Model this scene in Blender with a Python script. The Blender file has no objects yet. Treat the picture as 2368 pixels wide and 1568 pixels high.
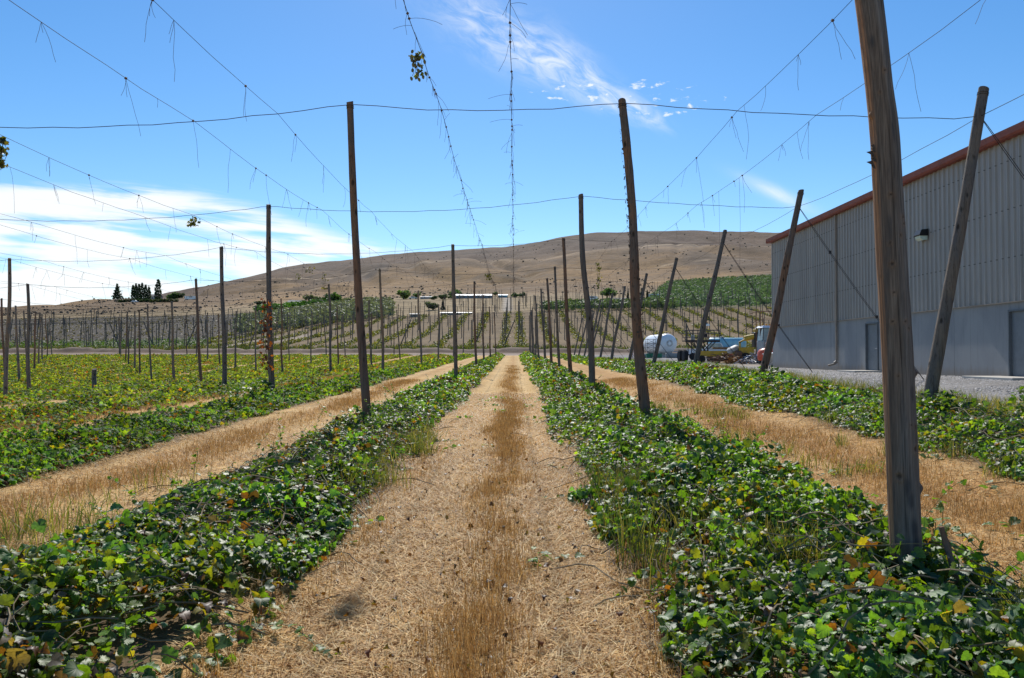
import bpy, math, random
import numpy as np
from mathutils import Vector, Matrix, Euler
R = math.radians
rng = np.random.default_rng(11)
random.seed(5)
C = bpy.context.scene.collection
scene = bpy.context.scene

# ------------------------------------------------------------------ camera
CAMZ = 1.6
F = 1814.0                       # focal length in units of a 2368 px wide picture
PITCH, YAW = R(1.2), R(0.19)
cam = bpy.data.cameras.new("camera")
cam.lens = F / 2368 * 36
cam.sensor_width = 36
cam.clip_start = 0.05
cam.clip_end = 20000
camo = bpy.data.objects.new("camera", cam)
camo.location = (0, 0, CAMZ)
camo.rotation_euler = (R(90) + PITCH, 0, YAW)
C.objects.link(camo)
scene.camera = camo
CM = Euler((R(90) + PITCH, 0, YAW)).to_matrix()


def at(px, py, Y):
    """world point on the sight line of a measured picture point, at depth Y"""
    d = CM @ Vector(((px - 1184) / F, (784 - py) / F, -1.0))
    k = Y / d.y
    return Vector((d.x * k, Y, CAMZ + d.z * k))


# ------------------------------------------------------------------ world, sun, exposure
SUN_EL, SUN_AZ = 43.0, -3.0      # azimuth from +Y towards +X
scene.view_settings.view_transform = 'Standard'
scene.view_settings.look = 'None'
scene.view_settings.gamma = 1
scene.view_settings.exposure = 0.30
scene.render.engine = 'CYCLES'
scene.cycles.max_bounces = 6
scene.cycles.diffuse_bounces = 3
scene.cycles.glossy_bounces = 2
scene.cycles.transmission_bounces = 4
scene.cycles.transparent_max_bounces = 4


class NT:
    def __init__(s, tree):
        s.t = tree
        s.n = tree.nodes
        s.l = tree.links

    def node(s, typ, **kw):
        n = s.n.new(typ)
        for k, v in kw.items():
            setattr(n, k, v)
        return n

    def put(s, sock, v):
        if isinstance(v, bpy.types.NodeSocket):
            s.l.new(v, sock)
        elif v is not None:
            sock.default_value = v

    def m(s, op, a, b=None, c=None, clamp=False):
        n = s.node('ShaderNodeMath', operation=op)
        n.use_clamp = clamp
        s.put(n.inputs[0], a)
        if b is not None: s.put(n.inputs[1], b)
        if c is not None: s.put(n.inputs[2], c)
        return n.outputs[0]

    def ss(s, x, a, b, lo=0.0, hi=1.0):
        n = s.node('ShaderNodeMapRange', interpolation_type='SMOOTHSTEP')
        s.put(n.inputs[0], x)
        s.put(n.inputs[1], a); s.put(n.inputs[2], b)
        s.put(n.inputs[3], lo); s.put(n.inputs[4], hi)
        return n.outputs[0]

    def xyz(s, x, y, z):
        n = s.node('ShaderNodeCombineXYZ')
        s.put(n.inputs[0], x); s.put(n.inputs[1], y); s.put(n.inputs[2], z)
        return n.outputs[0]

    def noise(s, vec, scale, detail=4, rough=.55, dist=0):
        n = s.node('ShaderNodeTexNoise')
        if vec is not None: s.put(n.inputs['Vector'], vec)
        s.put(n.inputs['Scale'], scale)
        n.inputs['Detail'].default_value = detail
        n.inputs['Roughness'].default_value = rough
        n.inputs['Distortion'].default_value = dist
        return n.outputs[0]

    def mix(s, f, a, b, blend='MIX'):
        n = s.node('ShaderNodeMix', data_type='RGBA', blend_type=blend)
        s.put(n.inputs[0], f)
        s.put(n.inputs[6], a if isinstance(a, bpy.types.NodeSocket) else (*a[:3], 1))
        s.put(n.inputs[7], b if isinstance(b, bpy.types.NodeSocket) else (*b[:3], 1))
        return n.outputs[2]

    def scale_vec(s, vec, sc):
        n = s.node('ShaderNodeVectorMath', operation='MULTIPLY')
        s.put(n.inputs[0], vec)
        n.inputs[1].default_value = sc
        return n.outputs[0]


world = bpy.data.worlds.new("World")
scene.world = world
world.use_nodes = True
w = NT(world.node_tree)
w.n.clear()
sky = w.node('ShaderNodeTexSky', sky_type='NISHITA')
sky.sun_disc = False
sky.sun_elevation = R(SUN_EL)
sky.sun_rotation = R(SUN_AZ)
sky.altitude = 300
sky.air_density = 1.0
sky.dust_density = 0.15
sky.ozone_density = 3.0
hs = w.node('ShaderNodeHueSaturation')
hs.inputs['Saturation'].default_value = 1.28
hs.inputs['Value'].default_value = 1.0
w.l.new(sky.outputs[0], hs.inputs['Color'])
tc = w.node('ShaderNodeTexCoord')
sp = w.node('ShaderNodeSeparateXYZ')
w.l.new(tc.outputs['Generated'], sp.inputs[0])
dx, dy, dz = sp.outputs
yy = w.m('MAXIMUM', dy, .05)
U = w.m('DIVIDE', dx, yy)
V = w.m('DIVIDE', dz, yy)
front = w.ss(dy, .05, .3)
# long feathery cirrus
a_ = w.m('ADD', U, .105); b_ = w.m('ADD', V, -.464)
S = w.m('SUBTRACT', w.m('MULTIPLY', a_, .865), w.m('MULTIPLY', b_, .5))
T = w.m('ADD', w.m('MULTIPLY', a_, .5), w.m('MULTIPLY', b_, .865))
warp = w.noise(w.xyz(w.m('MULTIPLY', S, 6), w.m('MULTIPLY', T, 10), 2.0), 1.6, 4)
T = w.m('ADD', T, w.m('MULTIPLY', w.m('SUBTRACT', warp, .5), .035))
wid = w.ss(S, .13, .36, .030, .009)
g = w.m('EXPONENT', w.m('MULTIPLY', w.m('POWER', w.m('ABSOLUTE', w.m('DIVIDE', T, wid)), 2.0), -1.0))
nz = w.noise(w.xyz(w.m('MULTIPLY', S, 14), w.m('MULTIPLY', T, 42), 5.0), 1.5, 7, .62, .6)
c1 = w.m('MULTIPLY', g, w.ss(nz, .30, .75))
c1 = w.m('MULTIPLY', c1, w.m('MULTIPLY', w.ss(S, -.02, .11, .12, 1.0), w.ss(S, .30, .37, 1.0, 0.0)))
c1 = w.m('MULTIPLY', c1, .8)
# bank of streaked cloud low on the left
edge = w.m('ADD', w.ss(U, -.50, -.05, .098, 0.0), .128)
nb = w.noise(w.xyz(w.m('MULTIPLY', U, 2.6), w.m('MULTIPLY', w.m('ADD', V, w.m('MULTIPLY', U, .12)), 34), 3.3), 1.5, 9, .60, .35)
nb2 = w.noise(w.xyz(w.m('MULTIPLY', U, 5.0), w.m('MULTIPLY', V, 16), 8.3), 1.2, 4, .5, .3)
d_ = w.m('ADD', w.m('SUBTRACT', edge, V), w.m('MULTIPLY', w.m('SUBTRACT', nb, .5), .035))
b1 = w.ss(d_, -.003, .022)
b1 = w.m('MULTIPLY', b1, w.ss(w.m('ADD', U, w.m('MULTIPLY', w.m('SUBTRACT', nb, .5), .2)), -.16, -.06, 1.0, 0.0))
hol = w.ss(w.m('ADD', w.m('MULTIPLY', nb, .6), w.m('MULTIPLY', nb2, .4)), .40, .54)
deep = w.ss(V, .04, .11, .55, 0.0)
c2 = w.m('MULTIPLY', b1, w.m('ADD', hol, deep, clamp=True))
c2 = w.m('MULTIPLY', c2, .93)
# scattered small fair-weather puffs
ex = w.m('DIVIDE', w.m('SUBTRACT', U, .145), .15)
ey = w.m('DIVIDE', w.m('SUBTRACT', w.m('ADD', V, w.m('MULTIPLY', U, .08)), .345), .030)
el = w.m('ADD', w.m('MULTIPLY', ex, ex), w.m('MULTIPLY', ey, ey))
reg = w.ss(el, .5, 1.4, 1.0, 0.0)
nc = w.noise(w.xyz(w.m('MULTIPLY', U, 48), w.m('MULTIPLY', V, 105), 4.1), 1.0, 5, .6, .3)
c3 = w.ss(w.m('ADD', nc, w.m('MULTIPLY', w.m('SUBTRACT', reg, 1.0), .35)), .555, .70)
c3 = w.m('MULTIPLY', c3, .85)
# faint wisp above the shed
fa = w.m('DIVIDE', w.m('SUBTRACT', U, .335), .04)
fb = w.m('DIVIDE', w.m('ADD', w.m('SUBTRACT', V, .207), w.m('MULTIPLY', w.m('SUBTRACT', U, .335), .45)), .009)
c4 = w.m('EXPONENT', w.m('MULTIPLY', w.m('ADD', w.m('MULTIPLY', fa, fa), w.m('MULTIPLY', fb, fb)), -1.0))
c4 = w.m('MULTIPLY', w.m('MULTIPLY', c4, nz), .9)
cl = w.m('MAXIMUM', w.m('MAXIMUM', c1, c2), w.m('MAXIMUM', c3, c4))
cl = w.m('MULTIPLY', cl, front)
CLOUD = 8.0
col = w.mix(cl, hs.outputs[0], (CLOUD * .96, CLOUD * .985, CLOUD))
bg = w.node('ShaderNodeBackground')
bg.inputs['Strength'].default_value = 0.110
w.l.new(col, bg.inputs['Color'])
wo = w.node('ShaderNodeOutputWorld')
w.l.new(bg.outputs[0], wo.inputs['Surface'])

sun = bpy.data.lights.new("sun", 'SUN')
sun.energy = 4.2
sun.angle = R(.53)
sun.color = (1, .955, .88)
suno = bpy.data.objects.new("sun", sun)
sd = Vector((math.sin(R(SUN_AZ)) * math.cos(R(SUN_EL)), math.cos(R(SUN_AZ)) * math.cos(R(SUN_EL)), math.sin(R(SUN_EL))))
suno.rotation_euler = sd.to_track_quat('Z', 'Y').to_euler()
suno.location = (0, 30, 40)
C.objects.link(suno)


# ------------------------------------------------------------------ numeric helpers
def hash2(ix, iy, seed=0):
    h = (ix.astype(np.int64) * 374761393 + iy.astype(np.int64) * 668265263 + seed * 982451653) & 0x7fffffff
    h = ((h ^ (h >> 13)) * 1274126177) & 0x7fffffff
    return ((h ^ (h >> 16)) & 0xffff) / 65535.0


def vn(x, y, s=1.0, seed=0):
    """smooth value noise 0..1"""
    x = np.asarray(x, float) / s; y = np.asarray(y, float) / s
    ix = np.floor(x); iy = np.floor(y)
    fx = x - ix; fy = y - iy
    fx = fx * fx * (3 - 2 * fx); fy = fy * fy * (3 - 2 * fy)
    a = hash2(ix, iy, seed); b = hash2(ix + 1, iy, seed); c = hash2(ix, iy + 1, seed); d = hash2(ix + 1, iy + 1, seed)
    return (a * (1 - fx) + b * fx) * (1 - fy) + (c * (1 - fx) + d * fx) * fy


def fbm(x, y, s=1.0, seed=0, o=4):
    t = 0; a = .5; n = 0
    for i in range(o):
        t = t + a * vn(x, y, s / 2 ** i, seed + i); n += a; a *= .55
    return t / n


def sst(x, a, b):
    t = np.clip((np.asarray(x, float) - a) / (b - a), 0, 1)
    return t * t * (3 - 2 * t)


# ------------------------------------------------------------------ terrain height
PXK = np.array([-900, 0, 300, 520, 620, 700, 820, 940, 1047, 1190, 1250, 1320, 1430, 1620, 1790, 2100, 2400, 3400], float)
TAB = {
    120: [822] * 18,
    150: [814] * 18,
    165: [809, 808, 806, 804] + [803] * 14,
    205: [797, 793, 789, 784, 780, 778, 776, 774, 772, 770, 770, 770, 769, 768, 768, 768, 768, 770],
    262: [770, 762, 756, 752, 748, 744, 738, 734, 729, 723, 722, 721, 719, 716, 713, 710, 710, 720],
    400: [748, 737, 731, 727, 716, 708, 699, 695, 692, 691, 691, 691, 691, 681, 668, 660, 655, 670],
    540: [738, 722, 712, 708, 700, 694, 687, 684, 680, 678, 676, 676, 672, 656, 642, 640, 640, 660],
    760: [720, 702, 684, 678, 673, 668, 662, 657, 651, 645, 641, 636, 634, 624, 610, 610, 612, 640],
    1050: [722, 707, 687, 662, 646, 634, 624, 613, 604, 594, 588, 580, 577, 578, 575, 580, 590, 640],
    1200: [724, 710, 692, 663, 645, 633, 622, 611, 602, 592, 584, 579, 579, 581, 578, 580, 590, 640],
    1500: [730, 718, 700, 650, 628, 611, 599, 586, 576, 565, 550, 540, 534, 534, 537, 546, 560, 650],
    1900: [735, 725, 710, 665, 645, 630, 620, 610, 600, 590, 578, 566, 558, 558, 560, 566, 580, 670],
    3600: [790, 785, 780, 770, 760] + [750] * 13,
}
_ky = sorted(TAB)
_lx = np.linspace(-900, 3400, 431)
_ly = np.linspace(math.log(120), math.log(3600), 260)
_H = []
_hk = np.array([[CAMZ + (822 - yv) / F * Y for yv in np.interp(_lx, PXK, TAB[Y])] for Y in _ky])
for j in range(len(_lx)):
    _H.append(np.interp(np.exp(_ly), _ky, _hk[:, j]))
_H = np.array(_H).T
for it in range(2):                                     # soften the creases
    p = np.pad(_H, ((2, 2), (3, 3)), mode='edge')
    _H = sum(p[2:-2, i:i + _H.shape[1]] for i in range(7)) / 7
    p = np.pad(_H, ((2, 2), (0, 0)), mode='edge')
    _H = (p[1:-3] + 2 * p[2:-2] + p[3:-1]) / 4


def far_h(x, y):
    px = np.clip(x / np.maximum(y, 1) * F + 1190, -899, 3399)
    ly = np.clip(np.log(np.maximum(y, 120.1)), _ly[0], _ly[-1] - 1e-6)
    i = (ly - _ly[0]) / (_ly[1] - _ly[0]); j = (px - _lx[0]) / (_lx[1] - _lx[0])
    i0 = np.minimum(i.astype(int), len(_ly) - 2); j0 = np.minimum(j.astype(int), len(_lx) - 2)
    fi = i - i0; fj = j - j0
    return (_H[i0, j0] * (1 - fi) * (1 - fj) + _H[i0 + 1, j0] * fi * (1 - fj) + _H[i0, j0 + 1] * (1 - fi) * fj + _H[i0 + 1, j0 + 1] * fi * fj)


def Gv(x, y):
    x = np.asarray(x, float); y = np.asarray(y, float)
    x, y = np.broadcast_arrays(x, y)
    f = .0132 * y
    drop = np.minimum(1.2, .045 * np.clip(-x - 6, 0, None) * (np.clip(y, 0, 60) / 40) ** .7) * (1 - sst(y, 60, 120))
    left = f - drop
    r = np.interp(y, [-20, 0, 5, 14, 23, 32, 50, 70, 80, 100, 130], [.1, .15, .25, .5, .72, .86, .93, 1.0, 1.08, 1.32, 1.72])
    r2 = np.interp(y, [-20, 50, 70, 80, 100, 130], [.86, .88, .98, 1.08, 1.32, 1.72])
    right = r + (r2 - r) * sst(x, 8, 13)
    near = left + (right - left) * sst(x, 2.8, 7.2)
    h = near + (far_h(x, y) - near) * sst(y, 112, 135)
    berm = np.exp(-((y - 141 - 1.5 * np.sin(x * .05)) / 1.6) ** 2) * (.35 + .5 * vn(x, y, 2.6, 3) + .55 * vn(x, y, 1.0, 4)) * .85 + np.exp(-((y - 129 - 1.2 * np.sin(x * .08)) / .8) ** 2) * .35 * vn(x, y, 2.5, 6)
    h = h + berm
    rough = sst(y, 420, 760)
    gul = np.abs(vn(x + .35 * y, y * .28, 95, 61) - .5) * 2
    gul2 = np.abs(vn(x * 1.1 - .2 * y, y * .35, 46, 62) - .5) * 2
    h = h - rough * sst(y, 560, 760) * (1 - .75 * sst(y, 1250, 1420)) * (np.exp(-(gul / .16) ** 2) * 6 + np.exp(-(gul2 / .2) ** 2) * 3)
    foldn = np.abs(fbm(x * .9 + .45 * y, y * .55 - .3 * x, 330, 21, 4) - .5) * 2
    h = h + rough * ((foldn - .25) * 34 * (1 - .65 * sst(y, 1120, 1350)) + (fbm(x, y, 90, 31, 3) - .5) * 7) * np.clip((y - 420) / 700, 0, 1)
    return h


def G(x, y):
    return float(Gv(x, y))


ROWS = [1.98, -2.46, -6.75, -11.7, -17.4, -22.4, -27.4, -32.4, -37.4, -42.4, -47.4, -52.4, -57.4, -62.4, -67.4, -72.4]
END_Y = 119.0


# ------------------------------------------------------------------ materials
def new_mat(name):
    m = bpy.data.materials.new(name)
    m.use_nodes = True
    t = NT(m.node_tree)
    b = t.n['Principled BSDF']
    return m, t, b


def obj_vec(t, which='Object'):
    n = t.node('ShaderNodeTexCoord')
    return n.outputs[which]


def bump(t, b, h, dist=.01, strength=1.0):
    n = t.node('ShaderNodeBump')
    n.inputs['Distance'].default_value = dist
    n.inputs['Strength'].default_value = strength
    t.put(n.inputs['Height'], h)
    t.l.new(n.outputs[0], b.inputs['Normal'])


def plain(name, c, rough=.6, var=.25, scale=3.0, metal=0.0, c2=None, spec=.4, bmp=0.0):
    """painted / worn surface: base colour broken by two scales of noise"""
    m, t, b = new_mat(name)
    v = obj_vec(t)
    n1 = t.noise(v, scale, 5, .6)
    n2 = t.noise(v, scale * 6, 3, .6)
    d = c2 if c2 else tuple(x * (1 - var * 1.6) for x in c)
    f = t.m('ADD', t.m('MULTIPLY', n1, .7), t.m('MULTIPLY', n2, .3))
    col = t.mix(t.ss(f, .42, .68), c, d)
    t.l.new(col, b.inputs['Base Color'])
    b.inputs['Metallic'].default_value = metal
    b.inputs['Specular IOR Level'].default_value = spec
    t.put(b.inputs['Roughness'], t.m('ADD', t.m('MULTIPLY', n2, .25), rough - .12))
    if bmp:
        bump(t, b, n2, bmp, .6)
    return m


M = {}
# terrain: colour zones are carried by the sheet, fine detail comes from noise
m, t, b = new_mat('ground')
geo = t.node('ShaderNodeNewGeometry')
pos = geo.outputs['Position']
at_ = t.node('ShaderNodeAttribute', attribute_name='zcol')
zc = at_.outputs['Color']
fine = t.noise(pos, 38, 6, .7)
mid = t.noise(pos, 5.0, 5, .6)
big = t.noise(pos, .35, 5, .6)
strawv = t.scale_vec(pos, (60, 14, 20))
st = t.noise(strawv, 1.0, 4, .7, 1.5)
k = t.m('ADD', t.m('MULTIPLY', fine, .5), t.m('ADD', t.m('MULTIPLY', mid, .45), t.m('MULTIPLY', st, .45)))
k = t.ss(k, .42, 1.0, .50, 1.5)
k = t.m('MULTIPLY', k, t.ss(big, .3, .7, .85, 1.12))
kc = t.node('ShaderNodeCombineColor')
for i in range(3): t.l.new(k, kc.inputs[i])
colr = t.mix(1.0, zc, kc.outputs[0], 'MULTIPLY')
t.l.new(colr, b.inputs['Base Color'])
b.inputs['Roughness'].default_value = .95
b.inputs['Specular IOR Level'].default_value = .15
bump(t, b, t.m('ADD', t.m('MULTIPLY', fine, .5), mid), .03, .7)
M['ground'] = m

m, t, b = new_mat('hills')
geo = t.node('ShaderNodeNewGeometry')
pos = geo.outputs['Position']
at_ = t.node('ShaderNodeAttribute', attribute_name='zcol')
n1 = t.noise(pos, .012, 8, .65)
n2 = t.noise(pos, .12, 6, .7)
n3 = t.noise(t.scale_vec(pos, (.02, .05, .05)), 1.0, 6, .6, 1.0)
k = t.m('ADD', t.m('MULTIPLY', n1, .5), t.m('MULTIPLY', n2, .5))
k = t.ss(k, .38, .64, .66, 1.28)
kc = t.node('ShaderNodeCombineColor')
for i in range(3): t.l.new(k, kc.inputs[i])
colr = t.mix(1.0, at_.outputs['Color'], kc.outputs[0], 'MULTIPLY')
colr = t.mix(t.ss(n3, .48, .66, 0, .5), colr, (.20, .150, .105))
t.l.new(colr, b.inputs['Base Color'])
b.inputs['Roughness'].default_value = .95
b.inputs['Specular IOR Level'].default_value = .1
bump(t, b, n2, 2.0, .5)
M['hills'] = m


def wood(name, c1, c2, c3):
    m, t, b = new_mat(name)
    v = obj_vec(t)
    oi = t.node('ShaderNodeObjectInfo')
    off = t.node('ShaderNodeVectorMath', operation='ADD')
    t.l.new(v, off.inputs[0]); t.l.new(oi.outputs['Location'], off.inputs[1])
    v = off.outputs[0]
    g1 = t.noise(t.scale_vec(v, (26, 26, 1.3)), 1.0, 6, .65, .4)
    g2 = t.noise(t.scale_vec(v, (90, 90, 3.0)), 1.0, 4, .6, .2)
    g3 = t.noise(t.scale_vec(v, (3, 3, 1.2)), 1.0, 4, .6)
    kn = t.node('ShaderNodeTexVoronoi')
    t.put(kn.inputs['Vector'], t.scale_vec(v, (7, 7, 3.2)))
    kn.inputs['Scale'].default_value = 1.0
    knot = t.ss(kn.outputs['Distance'], .10, .26, 1.0, 0.0)
    col = t.mix(t.ss(g3, .40, .62), c1, c2)
    col = t.mix(t.ss(g1, .50, .66, 0, .75), col, c3)
    col = t.mix(t.m('MULTIPLY', knot, .85), col, (.022, .016, .012))
    crack = t.ss(g2, .34, .43, 1.0, 0.0)
    col = t.mix(t.m('MULTIPLY', crack, .7), col, (.035, .028, .022))
    t.l.new(col, b.inputs['Base Color'])
    b.inputs['Roughness'].default_value = .85
    b.inputs['Specular IOR Level'].default_value = .25
    bump(t, b, t.m('SUBTRACT', t.m('ADD', t.m('MULTIPLY', g2, .5), g1), t.m('MULTIPLY', knot, .6)), .012, 1.0)
    return m


M['wood'] = wood('weathered_wood', (.20, .155, .12), (.135, .120, .112), (.085, .066, .054))
M['wood_red'] = wood('reddish_weathered_wood', (.23, .125, .075), (.15, .115, .095), (.08, .055, .042))
M['wood_pale'] = wood('pale_weathered_wood', (.27, .185, .12), (.19, .165, .15), (.115, .085, .065))
M['wire'] = plain('wire_steel', (.055, .05, .052), .8, .3, 8, .0, spec=.15)
M['twine'] = plain('twine', (.16, .11, .095), .9, .3, 20)
M['bark'] = plain('bark', (.10, .07, .05), .9, .3, 9, bmp=.01)


def leafmat(name, transl=.42, tint=(1.9, 1.9, .5), gloss=.38, spec=.5):
    m = bpy.data.materials.new(name)
    m.use_nodes = True
    t = NT(m.node_tree)
    t.n.clear()
    a = t.node('ShaderNodeAttribute', attribute_name='lcol')
    p = t.node('ShaderNodeBsdfPrincipled')
    v = obj_vec(t)
    n = t.noise(v, 60, 3, .6)
    kc = t.node('ShaderNodeCombineColor')
    kk = t.ss(n, .3, .7, .75, 1.25)
    for i in range(3): t.l.new(kk, kc.inputs[i])
    c = t.mix(1.0, a.outputs['Color'], kc.outputs[0], 'MULTIPLY')
    t.l.new(c, p.inputs['Base Color'])
    p.inputs['Roughness'].default_value = gloss
    p.inputs['Specular IOR Level'].default_value = spec
    tr = t.node('ShaderNodeBsdfTranslucent')
    t.l.new(t.mix(1.0, c, tint, 'MULTIPLY'), tr.inputs['Color'])
    mx = t.node('ShaderNodeMixShader')
    mx.inputs[0].default_value = transl
    t.l.new(p.outputs[0], mx.inputs[1]); t.l.new(tr.outputs[0], mx.inputs[2])
    o = t.node('ShaderNodeOutputMaterial')
    t.l.new(mx.outputs[0], o.inputs['Surface'])
    return m


M['leafstem'] = None
M['leaf'] = leafmat('hop_leaf', .47, (2.6, 2.3, .45), .50, .65)
M['leaf_far'] = leafmat('hop_leaf_field', .50, (2.7, 2.3, .5), .65, .35)
M['tree_leaf'] = leafmat('tree_leaf', .30, (1.6, 1.7, .6), .6, .3)
M['straw'] = leafmat('dry_straw', .30, (1.2, 1.0, .65), .6, .22)


# ------------------------------------------------------------------ mesh builder
class MB:
    def __init__(s):
        s.v = []; s.f = []

    def add(s, vs, fs, mtx=None):
        o = len(s.v)
        if mtx is not None:
            vs = [mtx @ Vector(q) for q in vs]
        s.v += [tuple(q) for q in vs]
        s.f += [tuple(i + o for i in f) for f in fs]
        return s

    def box(s, c, d, rot=(0, 0, 0), bev=0.0):
        x, y, z = d[0] / 2, d[1] / 2, d[2] / 2
        mt = Matrix.Translation(c) @ Euler(rot).to_matrix().to_4x4()
        if bev <= 0:
            vs = [(-x, -y, -z), (x, -y, -z), (x, y, -z), (-x, y, -z), (-x, -y, z), (x, -y, z), (x, y, z), (-x, y, z)]
            return s.add(vs, [(0, 3, 2, 1), (4, 5, 6, 7), (0, 1, 5, 4), (1, 2, 6, 5), (2, 3, 7, 6), (3, 0, 4, 7)], mt)
        bm_ = min(bev, x * .45, y * .45, z * .45)
        vs = []; fs = []
        for zz, k in ((-z, 1), (-z + bm_, 0), (z - bm_, 0), (z, 1)):
            a, b = (x - bm_ * k), (y - bm_ * k)
            c_ = bm_
            vs += [(-a + c_, -b, zz), (a - c_, -b, zz), (a, -b + c_, zz), (a, b - c_, zz), (a - c_, b, zz), (-a + c_, b, zz), (-a, b - c_, zz), (-a, -b + c_, zz)]
        for k in range(3):
            for i in range(8):
                j = (i + 1) % 8
                fs.append((k * 8 + i, k * 8 + j, k * 8 + 8 + j, k * 8 + 8 + i))
        fs.append(tuple(range(7, -1, -1))); fs.append(tuple(range(24, 32)))
        return s.add(vs, fs, mt)

    def tube(s, pts, r, n=6, cap=True):
        pts = [Vector(p) for p in pts]
        rr = r if hasattr(r, '__len__') else [r] * len(pts)
        o = len(s.v)
        up = None
        for i, p in enumerate(pts):
            d = (pts[min(i + 1, len(pts) - 1)] - pts[max(i - 1, 0)])
            if d.length < 1e-9: d = Vector((0, 0, 1))
            d.normalize()
            if up is None:
                up = Vector((1, 0, 0)) if abs(d.x) < .8 else Vector((0, 0, 1))
            a = (up - d * up.dot(d))
            if a.length < 1e-6: a = d.orthogonal()
            a.normalize(); up = a
            b = d.cross(a)
            for k in range(n):
                t = 2 * math.pi * k / n
                s.v.append(tuple(p + (a * math.cos(t) + b * math.sin(t)) * rr[i]))
        for i in range(len(pts) - 1):
            for k in range(n):
                j = (k + 1) % n
                s.f.append((o + i * n + k, o + i * n + j, o + (i + 1) * n + j, o + (i + 1) * n + k))
        if cap:
            s.f.append(tuple(o + k for k in range(n - 1, -1, -1)))
            e = o + (len(pts) - 1) * n
            s.f.append(tuple(e + k for k in range(n)))
        return s

    def bar(s, a, b, r, n=6):
        return s.tube([a, b], r, n)

    def lathe(s, prof, n=20, mtx=None):
        """prof: (radius, z) pairs, around local z"""
        vs = []; fs = []
        for (r, z) in prof:
            for k in range(n):
                t = 2 * math.pi * k / n
                vs.append((r * math.cos(t), r * math.sin(t), z))
        for i in range(len(prof) - 1):
            for k in range(n):
                j = (k + 1) % n
                fs.append((i * n + k, i * n + j, (i + 1) * n + j, (i + 1) * n + k))
        if prof[0][0] > 1e-4: fs.append(tuple(range(n - 1, -1, -1)))
        if prof[-1][0] > 1e-4: fs.append(tuple((len(prof) - 1) * n + k for k in range(n)))
        return s.add(vs, fs, mtx)

    def prism(s, poly, y0, y1, mtx=None):
        """poly in (x,z) extruded along y"""
        n = len(poly)
        vs = [(p[0], y0, p[1]) for p in poly] + [(p[0], y1, p[1]) for p in poly]
        fs = [tuple(range(n)), tuple(range(2 * n - 1, n - 1, -1))]
        for i in range(n):
            j = (i + 1) % n
            fs.append((i, i + n, j + n, j))
        return s.add(vs, fs, mtx)

    def build(s, name, mat, parent=None, smooth=False, loc=None, rotz=0):
        me = bpy.data.meshes.new(name)
        me.from_pydata(s.v, [], s.f)
        me.materials.append(mat)
        if smooth:
            me.polygons.foreach_set('use_smooth', [True] * len(me.polygons))
            try:
                me.set_sharp_from_angle(angle=R(40))
            except Exception:
                pass
        o = bpy.data.objects.new(name, me)
        C.objects.link(o)
        if parent is not None: o.parent = parent
        if loc is not None: o.location = loc
        o.rotation_euler.z = rotz
        return o


def tag(o, label=None, cat=None, group=None, kind=None):
    if label: o['label'] = label
    if cat: o['category'] = cat
    if group: o['group'] = group
    if kind: o['kind'] = kind
    return o


def thing(name, label, cat, loc=(0, 0, 0), rotz=0, group=None):
    o = bpy.data.objects.new(name, None)
    C.objects.link(o)
    o.location = loc
    o.rotation_euler = (0, 0, rotz)
    o.empty_display_size = .2
    return tag(o, label, cat, group)


def raw_mesh(name, V, Fq, mat, col=None, colname='lcol', smooth=False):
    """V (n,3), Fq (m,k) all faces with k corners"""
    me = bpy.data.meshes.new(name)
    V = np.ascontiguousarray(V, dtype=np.float32); Fq = np.ascontiguousarray(Fq, dtype=np.int32)
    me.vertices.add(len(V)); me.vertices.foreach_set('co', V.ravel())
    k = Fq.shape[1]
    me.loops.add(Fq.size); me.loops.foreach_set('vertex_index', Fq.ravel())
    me.polygons.add(len(Fq))
    me.polygons.foreach_set('loop_start', np.arange(0, Fq.size, k, dtype=np.int32))
    me.polygons.foreach_set('loop_total', np.full(len(Fq), k, dtype=np.int32))
    if smooth: me.polygons.foreach_set('use_smooth', np.ones(len(Fq), dtype=bool))
    me.update(calc_edges=True)
    if col is not None:
        a = me.attributes.new(colname, 'FLOAT_COLOR', 'POINT')
        c4 = np.ones((len(V), 4), dtype=np.float32); c4[:, :3] = col
        a.data.foreach_set('color', c4.ravel())
    me.materials.append(mat)
    o = bpy.data.objects.new(name, me)
    C.objects.link(o)
    return o


def frames(n, tilt, spin, az):
    """rotation matrices whose z axis tilts by tilt towards az, spun by spin"""
    ct, st_ = np.cos(tilt), np.sin(tilt); ca, sa = np.cos(az), np.sin(az)
    zx, zy, zz = st_ * ca, st_ * sa, ct
    Z = np.stack([zx, zy, zz], 1)
    X = np.stack([ct * ca, ct * sa, -st_], 1)
    Yv = np.cross(Z, X)
    c, s_ = np.cos(spin)[:, None], np.sin(spin)[:, None]
    X2 = X * c + Yv * s_; Y2 = -X * s_ + Yv * c
    return np.stack([X2, Y2, Z], 2)        # columns


def scatter(tpl, P, Rm, S, col):
    """instances of one template as raw arrays"""
    tv, tf = tpl
    n = len(P)
    if n == 0: return np.zeros((0, 3)), np.zeros((0, 3), int), np.zeros((0, 3))
    V = np.einsum('nij,vj->nvi', Rm, tv) * S[:, None, None] + P[:, None, :]
    Fq = tf[None] + (np.arange(n) * len(tv))[:, None, None]
    cc = np.repeat(col, len(tv), axis=0)
    return V.reshape(-1, 3), Fq.reshape(-1, 3), cc


def cat_(parts):
    Vs = []; Fs = []; Cs = []; o = 0
    for V, Fq, c in parts:
        Vs.append(V); Fs.append(Fq + o); Cs.append(c); o += len(V)
    return np.concatenate(Vs), np.concatenate(Fs), np.concatenate(Cs)


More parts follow.
